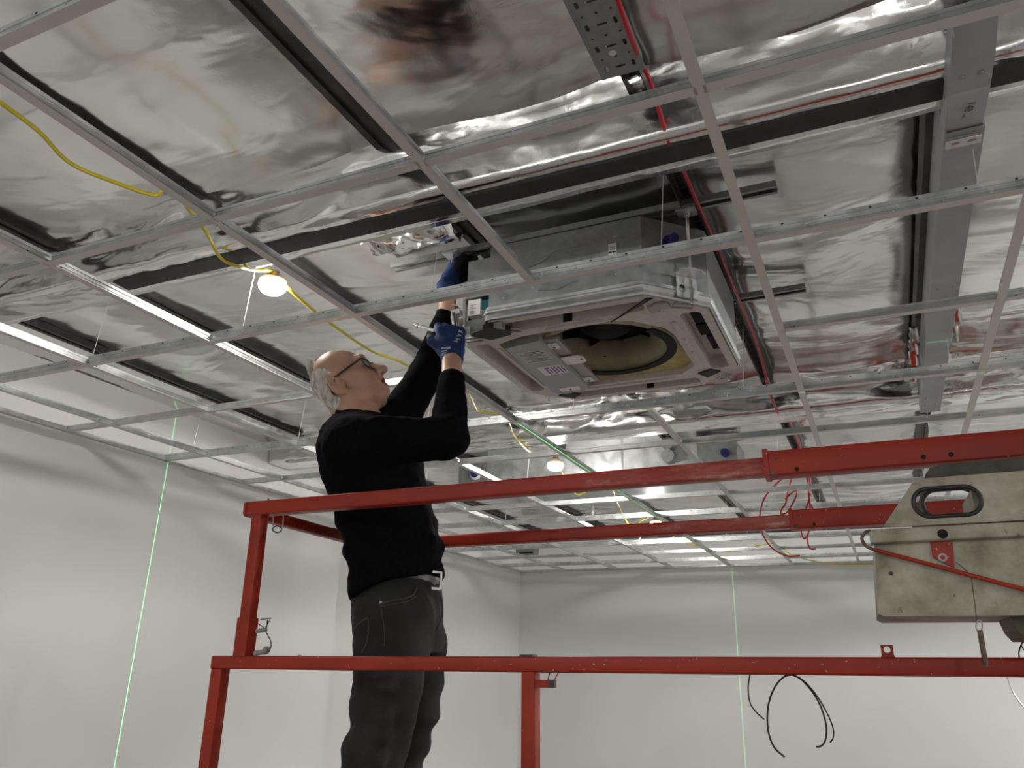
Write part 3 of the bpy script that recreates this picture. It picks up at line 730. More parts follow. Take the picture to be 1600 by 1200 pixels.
# struts and rods that carry it
def strut(y, x0, x1, z, label):
    t_ = empty('strut_channel', (x0, y, z), label, 'channel', 'steel channels carrying the air conditioner')
    L = x1 - x0
    MB().box((0, -0.021, 0.018), (L, 0.021, 0.020)).box((0, -0.021, 0.0), (L, -0.019, 0.018)).box((0, 0.019, 0.0), (L, 0.021, 0.018)).box((0, -0.019, 0.0), (L, -0.010, 0.002)).box((0, 0.010, 0.0), (L, 0.019, 0.002)).build('channel', GALV2, t_, None)
    MB().box((0.01, -0.010, 0.012), (L - 0.01, 0.010, 0.0175)).build('channel_slot', HOLE, t_, None)
    return t_
SZ = 2.928
s1 = strut(ACY - 0.352, -1.462, -0.148, SZ, 'front steel channel across the top of the air conditioner, nearest the camera')
s2 = strut(ACY + 0.352, -1.40, -0.135, SZ, 'rear steel channel sticking out behind the right side of the air conditioner')
for (sx, sy), c1 in rods.items():
    s_ = s1 if sy < 0 else s2
    p = Vector((ACX, ACY, ACZ)) + c1 - s_.location
    MB().tube([(p.x, p.y, p.z - 0.012), (p.x, p.y, 0.012)], 0.0048, 8).build('threaded_rod', BRIGHT, s_)
    MB().box((p.x - 0.03, p.y - 0.024, -0.006), (p.x + 0.03, p.y + 0.024, 0.0)).tube([(p.x, p.y, -0.018), (p.x, p.y, -0.006)], 0.010, 6).build('channel_nut', GALV, s_, 30)

# ducted unit behind
DY = 4.75
d0, d1 = at_y(760, 757, DY), at_y(1090, 722, DY); dz0 = (d0.z + d1.z) / 2 - 0.01; DL = d1.x - d0.x
du = empty('duct_unit', (d0.x, DY, dz0), 'long galvanised air duct unit behind the second lamp, with a blue capped spigot', 'duct')
MB().box((0.0, 0, 0), (DL, 0.7, 0.02)).box((0, 0, 0.02), (DL, 0.02, 0.27)).box((0, 0.02, 0.02), (0.02, 0.7, 0.27)).box((DL - 0.02, 0.02, 0.02), (DL, 0.7, 0.27)).build('duct_casing', GALV, du, None)
for x in (0.47, 0.96): MB().box((x, -0.004, 0.0), (x + 0.012, 0.0, 0.27)).build('duct_seam', GALV2, du, None)
MB().box((-0.22, 0.0, 0.02), (-0.0, 0.4, 0.19)).build('side_box', GALV2, du, None)
MB().lathe([(0, 0.03), (0.030, 0.03), (0.033, 0.0)], (-0.085, 0.0, 0.075), 18, axis=(0, -1, 0)).build('blue_cap', BLUECAP, du)
MB().lathe([(0.034, 0.018), (0.044, 0.012), (0.046, 0.0)], (-0.085, 0.0, 0.075), 18, axis=(0, -1, 0)).build('cap_collar', WHITEP, du)
for (x, z) in ((DL - 0.17, 0.15), (DL - 0.17, 0.07)): MB().lathe([(0, 0.06), (0.04, 0.06), (0.044, 0.0)], (x, 0, z), 18, axis=(0, -1, 0)).build('spigot', GALV2, du)
MB().lathe([(0, 0.03), (0.024, 0.03), (0.027, 0.0)], (DL + 0.17, 0.0, 0.07), 18, axis=(0, -1, 0)).build('blue_cap', BLUECAP, du)
MB().box((DL, 0.0, 0.0), (DL + 0.24, 0.3, 0.14)).build('end_box', GALV2, du, None)
jb = empty('junction_box', at_z(820, 868, 2.66), 'small dark grey junction box on the far ceiling grid', 'box')
MB().box((-0.10, 0, 0), (0.10, 0.12, 0.09)).build('box_body', mat('junction_grey', (0.16, 0.165, 0.16), 0.5), jb, None)
MB().box((-0.06, -0.006, 0.02), (0.085, 0, 0.032)).build('front_slot', HOLE, jb, None)
#PART2
# ================================================================== SCISSOR LIFT
lift = empty('scissor_lift', (-1.38, 1.55, 0), 'worn red scissor lift platform with double guard rails around the man', 'lift')
U = Vector((0.99927, 0.03502, 0.01542)).normalized(); V = Vector((0, 0, 1)).cross(U).normalized(); Wv = U.cross(V)
LM = Matrix(((U.x, V.x, Wv.x, -1.38), (U.y, V.y, Wv.y, 1.55), (U.z, V.z, Wv.z, 0), (0, 0, 0, 1)))
lift.matrix_world = LM
LI = LM.inverted()
def LP(x, y, v):
    """point of the lift's own frame seen at a pixel, on the upright plane at v"""
    o = LI @ Vector((0, 0, CAMZ)); d = LI.to_3x3() @ ray(x, y)
    return o + d * ((v - o.y) / d.y)
FV = 0.628
def rail(name, a, c, w, h, m_=RED, par=lift): return MB().bar(a, c, w, h, 0, (0, 0, 1), 0.005).build(name, m_, par, 30)
lw = 1.598
rail('lower_rail', (-0.092, 0, lw), (2.4, 0, lw), 0.036, 0.030)
rail('lower_rail', (-0.092, FV, lw), (2.4, FV, lw), 0.036, 0.030)
rail('lower_rail', (-0.076, 0.016, lw), (-0.076, FV - 0.016, lw), 0.03, 0.030)
def post(name, u, v, w0, w1, a=0.032, c=0.034, m_=RED): return MB().bar((u, v, w0), (u, v, w1), a, c, 0, (0, 1, 0), 0.004).build(name, m_, lift, 30)
for v in (0, FV):
    post('post', -0.076, v, 0.80, lw - 0.015)
    if v == 0: post('post', 0.726, v, 0.80, lw - 0.015, 0.030, 0.034)
    post('post', 2.3, v, 0.80, lw - 0.015, 0.030, 0.034)
    q = post('upright', -0.012, v, lw + 0.012, 1.950, 0.030, 0.032)
    post('upright_socket', -0.012, v, lw + 0.013, 1.700, 0.037, 0.038)
    rail('top_rail', (-0.045, v, 1.967), (1.27, v, 1.967), 0.036, 0.036, REDWORN)
    sl = rail('rail_sleeve', (1.225, v, 1.970), (2.4, v, 1.970), 0.046, 0.050)
    for (x, y, r_) in ((1213, 718, .0036), (1207, 738, .0052), (1245, 733, .0042), (1443, 714, .0045), (1486, 710, .0045)):
        p = LP(x, y, -0.0235)
        MB().lathe([(0, 0.0008), (r_, 0.0006), (r_, 0)], (p.x, v - 0.0232, p.z), 12, axis=(0, -1, 0)).build('bolt_hole' if x > 1210 else 'rusty_bolt', HOLE if x > 1213 else RUST, sl, None)
    MB().box((1.222, v - 0.026, 1.944), (1.232, v + 0.026, 1.998)).build('sleeve_collar', RED, lift, None)
rail('top_rail', (-0.028, 0.014, 1.957), (-0.028, FV - 0.014, 1.957), 0.028, 0.030)
MB().box((-0.030, 0.318, 1.9425), (-0.012, 0.372, 1.9715)).build('worn_patch', REDWORN, lift, None)
# end caps, bolts and pins at the near left corner
MB().bar((-0.052, 0, 1.967), (-0.044, 0, 1.967), 0.040, 0.038, rad=0.009).build('rail_end_cap', RED, lift, 30)
p = LP(397, 812, 0.0); MB().tube([(p.x, 0, p.z - 0.012), (p.x, 0, p.z + 0.014)], 0.007, 8).tube([(p.x, 0, p.z - 0.018), (p.x, 0, p.z - 0.010)], 0.005, 6).build('corner_bolt', CLIPG, lift)
def lt(name, px, v, r, m_, sp=6, closed=False, par=lift):
    P = [LP(x, y, v) for x, y in px]
    P = spline(P, sp) if sp else P
    return MB().tube(P, r, 6, closed=closed).build(name, m_, par, 60)
lt('ring_pin', [(427, 805), (427, 822), (428, 824)], -0.006, 0.0016, CLIPG, 0)
lt('ring_pin', [(443, 803), (442, 823), (441, 825)], -0.006, 0.0016, CLIPG, 0)
MB().tube([LP(433 + 7 * math.cos(a), 827 + 5 * math.sin(a), -0.006) for a in [i * math.pi / 8 for i in range(16)]], 0.0017, 6, closed=True).build('pin_ring', BLKC, lift, 60)
lt('safety_clip', [(421, 785), (418, 780), (419, 779), (424, 784)], -0.004, 0.0011, BLKC, 0)
lt('locking_pin', [(407, 968), (423, 966), (414, 982), (404, 975)], -0.022, 0.0014, BLKC, 0)
lt('locking_pin', [(418, 968), (416, 984)], -0.022, 0.0014, BLKC, 0)
p0, p1 = LP(401, 986, -0.026), LP(416, 984, -0.026)
MB().tube([p0, p1], 0.0048, 8).build('pin_body', CLIPG, lift)
p0, p1 = LP(398, 1021, -0.026), LP(418, 1017, -0.026)
MB().tube([p0, p1], 0.006, 8).tube([p1 - Vector((0.008, 0, -.002)), p1 + Vector((0.001, 0, 0.002))], 0.0085, 8).build('pin_body', CLIPG, lift)
lt('lanyard', [(416, 988), (423, 1002), (423, 1012), (417, 1021), (408, 1022)], -0.026, 0.0012, BLKC)
lt('safety_clip', [(378, 988), (370, 994), (369, 998), (373, 997), (380, 992)], -0.015, 0.0012, BLKC, 0)
p = LP(470, 1024, 0.0); MB().lathe([(0, 0.003), (0.004, 0.002), (0.005, 0)], (p.x, -0.004, lw + 0.015), 8).build('small_bolt', CLIPG, lift)
p = LP(826, 1024, 0.0); MB().box((p.x - 0.014, -0.016, lw + 0.015), (p.x + 0.014, 0.016, lw + 0.0185)).build('post_cap', DARKST, lift, None)
# latch bracket beside the middle post
a, c = LP(838, 1062, -0.004), LP(867, 1075, -0.004)
MB().box((a.x, -0.014, c.z), (c.x, 0.006, a.z)).build('latch_bracket', RED, lift, None)
a, c = LP(857, 1062, -0.015), LP(867, 1075, -0.015)
MB().box((a.x, -0.016, c.z), (c.x, -0.014, a.z)).build('latch_hole', DARKST, lift, None)
lt('latch_wire', [(856, 1062), (860, 1048)], -0.012, 0.0012, RED, 0); lt('latch_wire', [(866, 1063), (873, 1050)], -0.012, 0.0012, RED, 0)
# lug with a round hole on the lower rail
p = LP(1387, 1022, 0.0)
Mx = Matrix(((1, 0, 0, p.x), (0, 0, -1, 0.002), (0, 1, 0, lw + 0.013), (0, 0, 0, 1)))
plate('lifting_lug', [[(-0.0125, 0), (0.0125, 0), (0.0098, 0.006), (0.0098, 0.0225), (-0.0098, 0.0225), (-0.0098, 0.006)], circ(0.0, 0.0145, 0.0056, 18)], 0.004, RED, lift, Mx)
# platform and machine below (under the picture)
MB().box((-0.11, -0.03, 0.72), (2.4, FV + 0.03, 0.797)).build('deck', RED, lift, None)
for s in (0.02, FV - 0.02):
    MB().bar((0.1, s, 0.30), (2.2, s, 0.70), 0.03, 0.07).build('scissor_arm', RED, lift); MB().bar((2.2, s, 0.30), (0.1, s, 0.70), 0.03, 0.07).build('scissor_arm', RED, lift)
MB().box((-0.1, -0.05, 0.13), (2.4, FV + 0.05, 0.30)).build('chassis', RED, lift, None)
for uu in (0.25, 2.05):
    for v in (-0.08, FV + 0.08): MB().lathe([(0, -0.04), (0.09, -0.04), (0.11, -0.03), (0.11, 0.03), (0.09, 0.04), (0, 0.04)], (uu, v, 0.10 - 0.015 * uu), 20, axis=(0, 1, 0)).build('wheel', BLACK, lift)

# galvanised box hung on the near rail
BV = -0.20
def PM(v): return Matrix(((1, 0, 0, 0), (0, 0, -1, v), (0, 1, 0, 0), (0, 0, 0, 1)))      # plate x,y -> u,w ; grows to -v
def L2(x, y, v=BV): p = LP(x, y, v); return (p.x, p.z)
RU = 2.3
hb = MB()
q = [L2(1366, 850), L2(1372, 958), L2(1382, 963)]
q = q + [(RU, q[-1][1] - 0.006), (RU, q[0][1])]
hb.prism(q, lambda x, y: (x, BV, y), lambda x, y: (x, -0.022, y))
house = hb.build('control_housing', ZINC, lift, None)
MB().bar((LP(1359, 840, BV).x, BV - 0.004, LP(1359, 840, BV).z), (RU, BV - 0.004, LP(1359, 840, BV).z), 0.02, 0.0225, 0, (0, 0, 1), 0.004).build('edge_tube', ZINC, house, 30)
p = LP(1473, 834, BV - 0.015); MB().lathe([(0, 0.0012), (0.0068, 0.001), (0.0075, 0)], (p.x, BV - 0.0138, p.z), 18, axis=(0, -1, 0)).build('bolt_hole', HOLE, house, None)
top = [L2(1379, 824), L2(1424, 757), L2(1428, 752), L2(1436, 749), L2(1450, 747)]
top += [(RU, L2(1600, 733)[1] + 0.002), (RU, top[0][1])]
cx, cy = L2(1479.5, 783.5); hw = (L2(1533, 783)[0] - L2(1426, 783)[0]) / 2; hh = 0.0225
ov = [(cx + x, cy + y) for x, y in rrect(2 * hw, 2 * hh, hh * 0.98, 8)]
tp = plate('top_plate', [top, ov], 0.004, ZINC, lift, PM(BV + 0.004))
MB().tube([(x, BV + 0.001, y) for x, y in ov], 0.0036, 8, closed=True).build('rubber_edging', BLACK, tp, 60)
bp_ = [(x + 0.030, y + 0.036) for x, y in top[:-2]] 
bk = [(1.452, 1.80), (1.50, 1.925), (1.508, 1.935), (1.53, 1.94), (RU, 1.944), (RU, 1.80)]
ov2 = [(1.53 + x, 1.870 + y) for x, y in rrect(0.085, 0.05, 0.024, 8)]
tp2 = plate('back_plate', [bk, ov2], 0.004, noisy(mat('shade_toned_olive', (0.06, 0.06, 0.04), 0.6), 20, (0.04, 0.04, 0.028), (0.09, 0.088, 0.065)), lift, PM(-0.024))  # inner back plate: its shade is put into the colour as dark olive
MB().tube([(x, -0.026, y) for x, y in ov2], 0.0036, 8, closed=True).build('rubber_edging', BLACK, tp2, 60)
MB().box((1.565, -0.19, 1.81), (1.62, -0.03, 1.86)).build('control_block', BLACK, lift, None)
MB().box((1.548, -0.16, 1.81), (1.562, -0.03, 1.865)).build('inner_flange', ZINC, lift, None)
# red bracket with its bolt, and the slanting hook rod
rb = [L2(1453, 846), L2(1488, 846), L2(1491, 888), L2(1458, 872)]
MB().prism(rb, lambda x, y: (x, BV, y), lambda x, y: (x, BV - 0.004, y)).build('red_bracket', RED, house, None)
p = LP(1473, 871, BV - 0.005)
MB().lathe([(0.0065, 0), (0.0065, 0.0015), (0.004, 0.002), (0, 0.002)], (p.x, BV - 0.004, p.z), 18, axis=(0, -1, 0)).build('washer', CLIPG, house, None)
MB().lathe([(0, 0.0045), (0.003, 0.004), (0.0035, 0)], (p.x, BV - 0.0055, p.z), 12, axis=(0, -1, 0)).build('bolt', RED, house, None)
rp = [LP(x, y, BV - 0.012) for x, y in ((1360, 829), (1352, 832), (1347, 840), (1349, 848), (1356, 855), (1366, 859))]
MB().tube(spline(rp, 6), 0.0026, 8).build('rod_hook', RUST, house, 60)
e0 = rp[-1]; e1 = LP(1600, 921, BV - 0.012); MB().tube([e0, e0 + (e1 - e0) * 2.2], 0.0034, 8).build('slanting_rod', RED, house, 60)
p = LP(1392, 896, BV); MB().lathe([(0, 0.0015), (0.003, 0.001), (0.0035, 0)], (p.x, BV, p.z), 10, axis=(0, -1, 0)).build('rusty_bolt', DARKST, house, None)
a = LP(1590, 966, BV); MB().prism([(a.x - 0.004, a.z + 0.004), (RU, a.z + 0.004), (RU, a.z - 0.03), (a.x + 0.01, a.z - 0.028), (a.x + 0.001, a.z - 0.015)], lambda x, y: (x, -0.17, y), lambda x, y: (x, -0.05, y)).build('cable_gland', mat('olive_rubber', (0.07, 0.065, 0.03), 0.6), house, None)
lt('lanyard', [(1494, 879), (1506, 888), (1517, 902), (1520, 920), (1524, 950), (1526, 972)], BV - 0.014, 0.0006, BLKC)
MB().tube([LP(1530 + 5 * math.cos(a), 978 + 9 * math.sin(a), BV - 0.014) for a in [i * math.pi / 8 for i in range(16)]], 0.0010, 6, closed=True).build('pin_ring', CLIPG, lift, 60)
p0, p1 = LP(1531, 985, BV - 0.014), LP(1540, 1037, BV - 0.014); MB().tube([p0, p1], 0.0038, 10).tube([p1, p1 + (p1 - p0).normalized() * 0.004], 0.0028, 10).build('locking_pin', RUST, lift)
lt('lanyard', [(1604, 1000), (1597, 1005), (1594, 1012), (1592, 1020), (1593, 1030)], -0.012, 0.0012, BLKC)
lt('lanyard', [(1600, 1016), (1596, 1008), (1598, 1002)], -0.012, 0.0009, BLKC)
# black wires dangling under the lower rail
def hang(px, label, r=0.0014, v=-0.01, m_=BLKC):
    P = spline([LM @ LP(x, y, v) for x, y in px], 8); o = P[0].copy()
    ob = MB().tube([q - o for q in P], r, 6).build('black_wire' if m_ is BLKC else 'grey_wire', m_, None, 60); ob.location = o
    tag(ob, label, 'wire', 'wires dangling under the red lower rail' if m_ is BLKC else None)
hang([(1172, 1052), (1169, 1075), (1172, 1098), (1181, 1112), (1194, 1124)], 'short thin black wire dangling under the lower rail, left of the wide loop')
hang([(1240, 1054), (1226, 1057), (1213, 1070), (1203, 1092), (1199, 1118), (1201, 1145), (1210, 1168), (1226, 1183)], 'longest thin black wire curving down to the left in a wide loop', 0.0018)
hang([(1237, 1054), (1252, 1062), (1270, 1082), (1284, 1108), (1291, 1135), (1290, 1155), (1284, 1165), (1275, 1167)], 'thin black wire curving right with its end hooked back, inner of two', 0.0017)
hang([(1240, 1054), (1256, 1064), (1274, 1084), (1290, 1110), (1301, 1135), (1302, 1152), (1297, 1160)], 'thin black wire curving right, outer of two close strands', 0.0014)
hang([(1574, 1058), (1580, 1075), (1588, 1090), (1602, 1108)], 'thin pale grey wire hanging under the lower rail at the picture edge', 0.0012, -0.01, WIRE)

# ================================================================== THE MAN
def surface(F, xs, ys, zs):
    """quad surface at F = 0 over a rectilinear grid (one vertex per crossed cell)"""
    I = F < 0
    c = np.zeros(tuple(n - 1 for n in F.shape), np.int8)
    for i in (0, 1):
        for j in (0, 1):
            for k in (0, 1): c += I[i:i + c.shape[0], j:j + c.shape[1], k:k + c.shape[2]]
    cells = np.argwhere((c > 0) & (c < 8)); n = len(cells)
    vid = np.full(c.shape, -1, np.int32); vid[tuple(cells.T)] = np.arange(n)
    acc = np.zeros((n, 3)); cnt = np.zeros(n)
    cor = {(i, j, k): F[cells[:, 0] + i, cells[:, 1] + j, cells[:, 2] + k] for i in (0, 1) for j in (0, 1) for k in (0, 1)}
    for ax in range(3):
        for a in (0, 1):
            for b_ in (0, 1):
                p = [a, b_]; p.insert(ax, 0); q = list(p); q[ax] = 1
                f0, f1 = cor[tuple(p)], cor[tuple(q)]
                m = (f0 < 0) != (f1 < 0)
                t = np.where(m, f0 / np.where(m, f0 - f1, 1), 0)
                pt = np.tile(np.array(p, float), (n, 1)); pt[:, ax] += t
                acc[m] += pt[m]; cnt[m] += 1
    pos = cells + acc / cnt[:, None]
    V_ = np.empty((n, 3))
    for d, g in enumerate((xs, ys, zs)): V_[:, d] = np.interp(pos[:, d], np.arange(len(g)), g)
    faces = []
    for ax in range(3):
        sl0 = [slice(None)] * 3; sl1 = [slice(None)] * 3; sl0[ax] = slice(0, -1); sl1[ax] = slice(1, None)
        e = np.argwhere(I[tuple(sl0)] != I[tuple(sl1)])
        b1, b2 = [d for d in range(3) if d != ax]
        ok = (e[:, b1] > 0) & (e[:, b2] > 0) & (e[:, b1] < F.shape[b1] - 1) & (e[:, b2] < F.shape[b2] - 1)
        e = e[ok]
        def cell(d1, d2):
            q = e.copy(); q[:, b1] -= d1; q[:, b2] -= d2; return vid[tuple(q.T)]
        qd = np.stack([cell(1, 1), cell(0, 1), cell(0, 0), cell(1, 0)], 1)
        ins = I[tuple(e.T)]
        if ax == 1: ins = ~ins
        qd[~ins] = qd[~ins][:, ::-1]
        faces.append(qd)
    return V_, np.concatenate(faces)
class SDF:
    def __init__(s, xs, ys, zs):
        s.g = [np.asarray(a, np.float32) for a in (xs, ys, zs)]
        s.F = np.full([len(a) for a in s.g], 0.08, np.float32)
    def sub(s, lo, hi):
        r = []
        for a, l, h in zip(s.g, lo, hi): r.append(slice(max(0, int(np.searchsorted(a, l)) - 1), min(len(a), int(np.searchsorted(a, h)) + 1)))
        X, Y, Z = s.g[0][r[0]][:, None, None], s.g[1][r[1]][None, :, None], s.g[2][r[2]][None, None, :]
        return tuple(r), X, Y, Z
    def comb(s, r, d, k, op):
        f = s.F[r]
        if op == 'u':
            h = np.clip(0.5 + 0.5 * (f - d) / k, 0, 1); s.F[r] = f + (d - f) * h - k * h * (1 - h)
        elif op == 's':
            h = np.clip(0.5 - 0.5 * (f + d) / k, 0, 1); s.F[r] = f + (-d - f) * h + k * h * (1 - h)
        else: s.F[r] = np.maximum(f, d)
    def cone(s, a, c, ra, rb, k=0.01, op='u'):
        a = np.array(a, float); c = np.array(c, float); m = max(ra, rb) + k + 0.02
        r, X, Y, Z = s.sub(np.minimum(a, c) - m, np.maximum(a, c) + m)
        if min(x.stop - x.start for x in r) <= 0: return s
        d = c - a; l2 = max(d @ d, 1e-9)
        t = np.clip(((X - a[0]) * d[0] + (Y - a[1]) * d[1] + (Z - a[2]) * d[2]) / l2, 0, 1)
        q = np.sqrt((X - a[0] - t * d[0]) ** 2 + (Y - a[1] - t * d[1]) ** 2 + (Z - a[2] - t * d[2]) ** 2) - (ra + (rb - ra) * t)
        s.comb(r, q.astype(np.float32), k, op); return s
    def ball(s, c, ra, k=0.01, op='u'): return s.cone(c, np.array(c, float) + 1e-5, ra, ra, k, op)
    def ell(s, c, ax, rad, k=0.01, op='u'):
        c = np.array(c, float); m = max(rad) + k + 0.02
        r, X, Y, Z = s.sub(c - m, c + m)
        if min(x.stop - x.start for x in r) <= 0: return s
        k0 = 0; k1 = 0
        for a, q in zip(ax, rad):
            t = (X - c[0]) * a[0] + (Y - c[1]) * a[1] + (Z - c[2]) * a[2]
            k0 = k0 + (t / q) ** 2; k1 = k1 + (t / q ** 2) ** 2
        k0 = np.sqrt(k0); k1 = np.sqrt(k1) + 1e-6
        s.comb(r, (k0 * (k0 - 1) / k1).astype(np.float32), k, op); return s
    def stack(s, rows, fwd, k=0.02, op='u', e=2.3):
        """rows: z, x, y, half depth along fwd, half width across; ellipses joined up the body"""
        rows = sorted(rows); zz = [q[0] for q in rows]
        xs = [q[1] for q in rows]; ys = [q[2] for q in rows]; m = max(max(q[3], q[4]) for q in rows) + k + 0.03
        r, X, Y, Z = s.sub((min(xs) - m, min(ys) - m, zz[0] - 0.06), (max(xs) + m, max(ys) + m, zz[-1] + 0.06))
        ip = lambda i: np.interp(s.g[2][r[2]], zz, [q[i] for q in rows])[None, None, :]
        cx, cy, a, b_ = ip(1), ip(2), ip(3), ip(4)
        u = (X - cx) * fwd[0] + (Y - cy) * fwd[1]; v = -(X - cx) * fwd[1] + (Y - cy) * fwd[0]
        k0 = (np.abs(u / a) ** e + np.abs(v / b_) ** e) ** (1 / e) + 1e-6
        d = (k0 - 1) * np.minimum(a, b_) * 1.0
        d = np.maximum(d, np.maximum(zz[0] - Z, Z - zz[-1]))
        s.comb(r, d.astype(np.float32), k, op); return s
    def mesh(s, name, disp=None):
        V_, Q = surface(s.F, *s.g)
        me = bpy.data.meshes.new(name); me.from_pydata(V_.tolist(), [], Q.tolist()); me.update()
        me.polygons.foreach_set('use_smooth', [True] * len(me.polygons))
        if disp:
            nrm = np.zeros(len(V_) * 3); me.vertices.foreach_get('normal', nrm); nrm = nrm.reshape(-1, 3)
            out = V_.copy()
            for i in range(len(V_)): out[i] += nrm[i] * disp(Vector(V_[i]))
            me.vertices.foreach_set('co', out.ravel()); me.update()
        return me
ar = np.arange
PB = (-1.20, 1.86, 0.0)
man = empty('person', (-1.22, 1.86, 0.80), 'man in black sweater, dark jeans, blue gloves and glasses, reaching up to the air conditioner', 'person')
man_off = Vector(man.location)
def pmesh_(name, me, m_, parent=man):
    me.transform(Matrix.Translation(-man_off)); return link(name, me, parent, m_)
# head frame
yaw, pit, rol, HS = math.radians(15), math.radians(40), math.radians(3), 1.02
fh = Vector((math.cos(yaw), math.sin(yaw), 0)); zz_ = Vector((0, 0, 1))
hf = fh * math.cos(pit) + zz_ * math.sin(pit); hu = zz_ * math.cos(pit) - fh * math.sin(pit); hr = hf.cross(hu)
hu, hr = (hu * math.cos(rol) + hr * math.sin(rol)), (hr * math.cos(rol) - hu * math.sin(rol))
H0 = Vector((-1.434, 1.848, 2.404))
def hp(f, u, r=0.0): return np.array(H0 + (hf * f + hu * u + hr * r) * HS)
HAX = [np.array(hf), np.array(hu), np.array(hr)]
# joints
J = {}
J['Rs'] = at_y(552, 694, 1.675); J['Re'] = at_y(700, 684, 1.735); J['Rw'] = at_y(706, 592, 1.86); J['Rh'] = at_y(703, 552, 1.925)
J['Ls'] = at_y(618, 662, 1.99); J['Le'] = at_y(668, 580, 2.045); J['Lw'] = at_y(699, 490, 2.05); J['Lh'] = at_y(700, 440, 2.075)
J['nb'] = at_y(570, 668, 1.845)
FW = (0.95, 0.31)
def torso_rows(infl=0.0):
    # image outline of the sweater (left x, right x) by image y, read on the plane through the body
    prof = [(668, 523, 640, .15), (690, 508, 655, .205), (715, 503, 664, .212), (745, 508, 668, .205), (775, 517, 674, .200), (805, 530, 682, .196), (835, 537, 690, .194), (858, 545, 694, .192), (885, 549, 692, .188), (912, 552, 690, .184), (936, 553, 692, .186), (955, 553, 693, .188)]
    rows = []
    for (y, xl, xr, hw_) in prof:
        a_, c_ = at_y(xl, y, 1.855), at_y(xr, y, 1.855); m_ = (a_ + c_) / 2
        # apparent half extent mixes depth and width as the body is turned from the camera
        ext = (c_ - a_).length / 2
        vx = Vector((m_.x, m_.y)).normalized(); px_ = Vector((-vx.y, vx.x)) * -1
        ca = abs(px_.x * FW[0] + px_.y * FW[1]); sa = math.sqrt(max(0, 1 - ca * ca)); ext *= abs(px_.x)
        dep = math.sqrt(max(0.09 ** 2, (ext * ext - (sa * hw_) ** 2))) / max(ca, 0.3)
        rows.append((m_.z, m_.x, m_.y, min(dep, 0.165) + infl, hw_ + infl))
    return rows
TR = torso_rows(0.004)
LEG = {}
def P2(x, y, Y): return np.array(at_y(x, y, Y))
LEG['R'] = [P2(617, 965, 1.765), P2(611, 1010, 1.755), P2(606, 1070, 1.75), P2(598, 1120, 1.75), P2(590, 1160, 1.75), P2(578, 1215, 1.745), np.array((-1.275, 1.735, 1.10)), np.array((-1.285, 1.735, 0.90))]
LEG['L'] = [P2(640, 965, 1.945), P2(650, 1010, 1.95), P2(648, 1060, 1.955), P2(642, 1105, 1.955), P2(632, 1150, 1.955), P2(615, 1205, 1.95), np.array((-1.215, 1.95, 1.10)), np.array((-1.24, 1.95, 0.90))]
RAD = {'R': [.100, .092, .083, .077, .074, .072, .066, .062], 'L': [.088, .082, .077, .073, .070, .068, .064, .062]}

# --- hands (also used, thicker, for the gloves)
def hand(S, wrist, ldir, ndir, thumb, curl, sc=1.0, infl=0.0, k=0.006):
    sc *= 1.06
    l = Vector(ldir).normalized(); n = Vector(ndir); n = (n - l * n.dot(l)).normalized(); w = n.cross(l) * thumb
    T = lambda a, b_, c: np.array(Vector(wrist) + (l * a + w * b_ + n * c) * sc)
    R_ = lambda r: r * sc + infl
    AX = [np.array(l), np.array(w), np.array(n)]
    S.cone(T(-0.02, 0, 0), T(0.03, 0.0, 0), R_(.027), R_(.029), k)
    for b_ in (-0.024, -0.008, 0.008, 0.024): S.cone(T(0.012, b_ * 0.75, 0), T(0.086 - abs(b_) * 0.25, b_ * 1.15, 0.004), R_(.0165), R_(.0125), 0.012)
    S.cone(T(0.02, 0.020, -0.008), T(0.05, 0.030, -0.012), R_(.018), R_(.015), 0.012)
    kn = [(-0.031, .078, .034, .024, .018), (-0.0105, .086, .042, .028, .020), (0.0105, .088, .045, .030, .021), (0.031, .084, .040, .026, .019)]
    for i, (b_, a0, l1, l2, l3) in enumerate(kn):
        ang = 0; p = (a0, b_, 0.002); r0 = (.0092, .0098, .0100, .0098)[i]
        for j, L_ in enumerate((l1, l2, l3)):
            ang += curl[i][j] if isinstance(curl[0], (list, tuple)) else curl[j]
            q = (p[0] + L_ * math.cos(ang), p[1] + (0.0015 * (i - 1.5)) * 0, p[2] - L_ * math.sin(ang))
            S.cone(T(*p), T(*q), R_(r0), R_(r0 * 0.92), 0.004); p = q; r0 *= 0.93
    th = [(0.030, 0.030, -0.010), (0.062, 0.050, -0.022), (0.088, 0.050, -0.036), (0.104, 0.040, -0.046)]
    for a_, c_, r0, r1 in ((th[0], th[1], .0145, .0125), (th[1], th[2], .0118, .0108), (th[2], th[3], .0105, .0088)): S.cone(T(*a_), T(*c_), R_(r0), R_(r1), 0.006)
    return T
toCam = lambda p: (Vector((0, 0, CAMZ)) - Vector(p)).normalized()
RWr = at_y(706, 553, 1.905); RL_ = (at_y(702, 495, 1.935) - RWr); RN = toCam(RWr) + Vector((0.15, 0, 0.1))
LWr = at_y(700, 446, 2.06); LL_ = (at_y(720, 415, 2.15) - LWr); LN = Vector((-0.75, 0.25, 0.55))
CURL_R = [(0.75, 1.25, 0.9)] * 2 + [(0.70, 1.15, 0.9), (0.6, 1.1, 0.9)]
CURL_L = [(0.55, 0.7, 0.5)] * 4

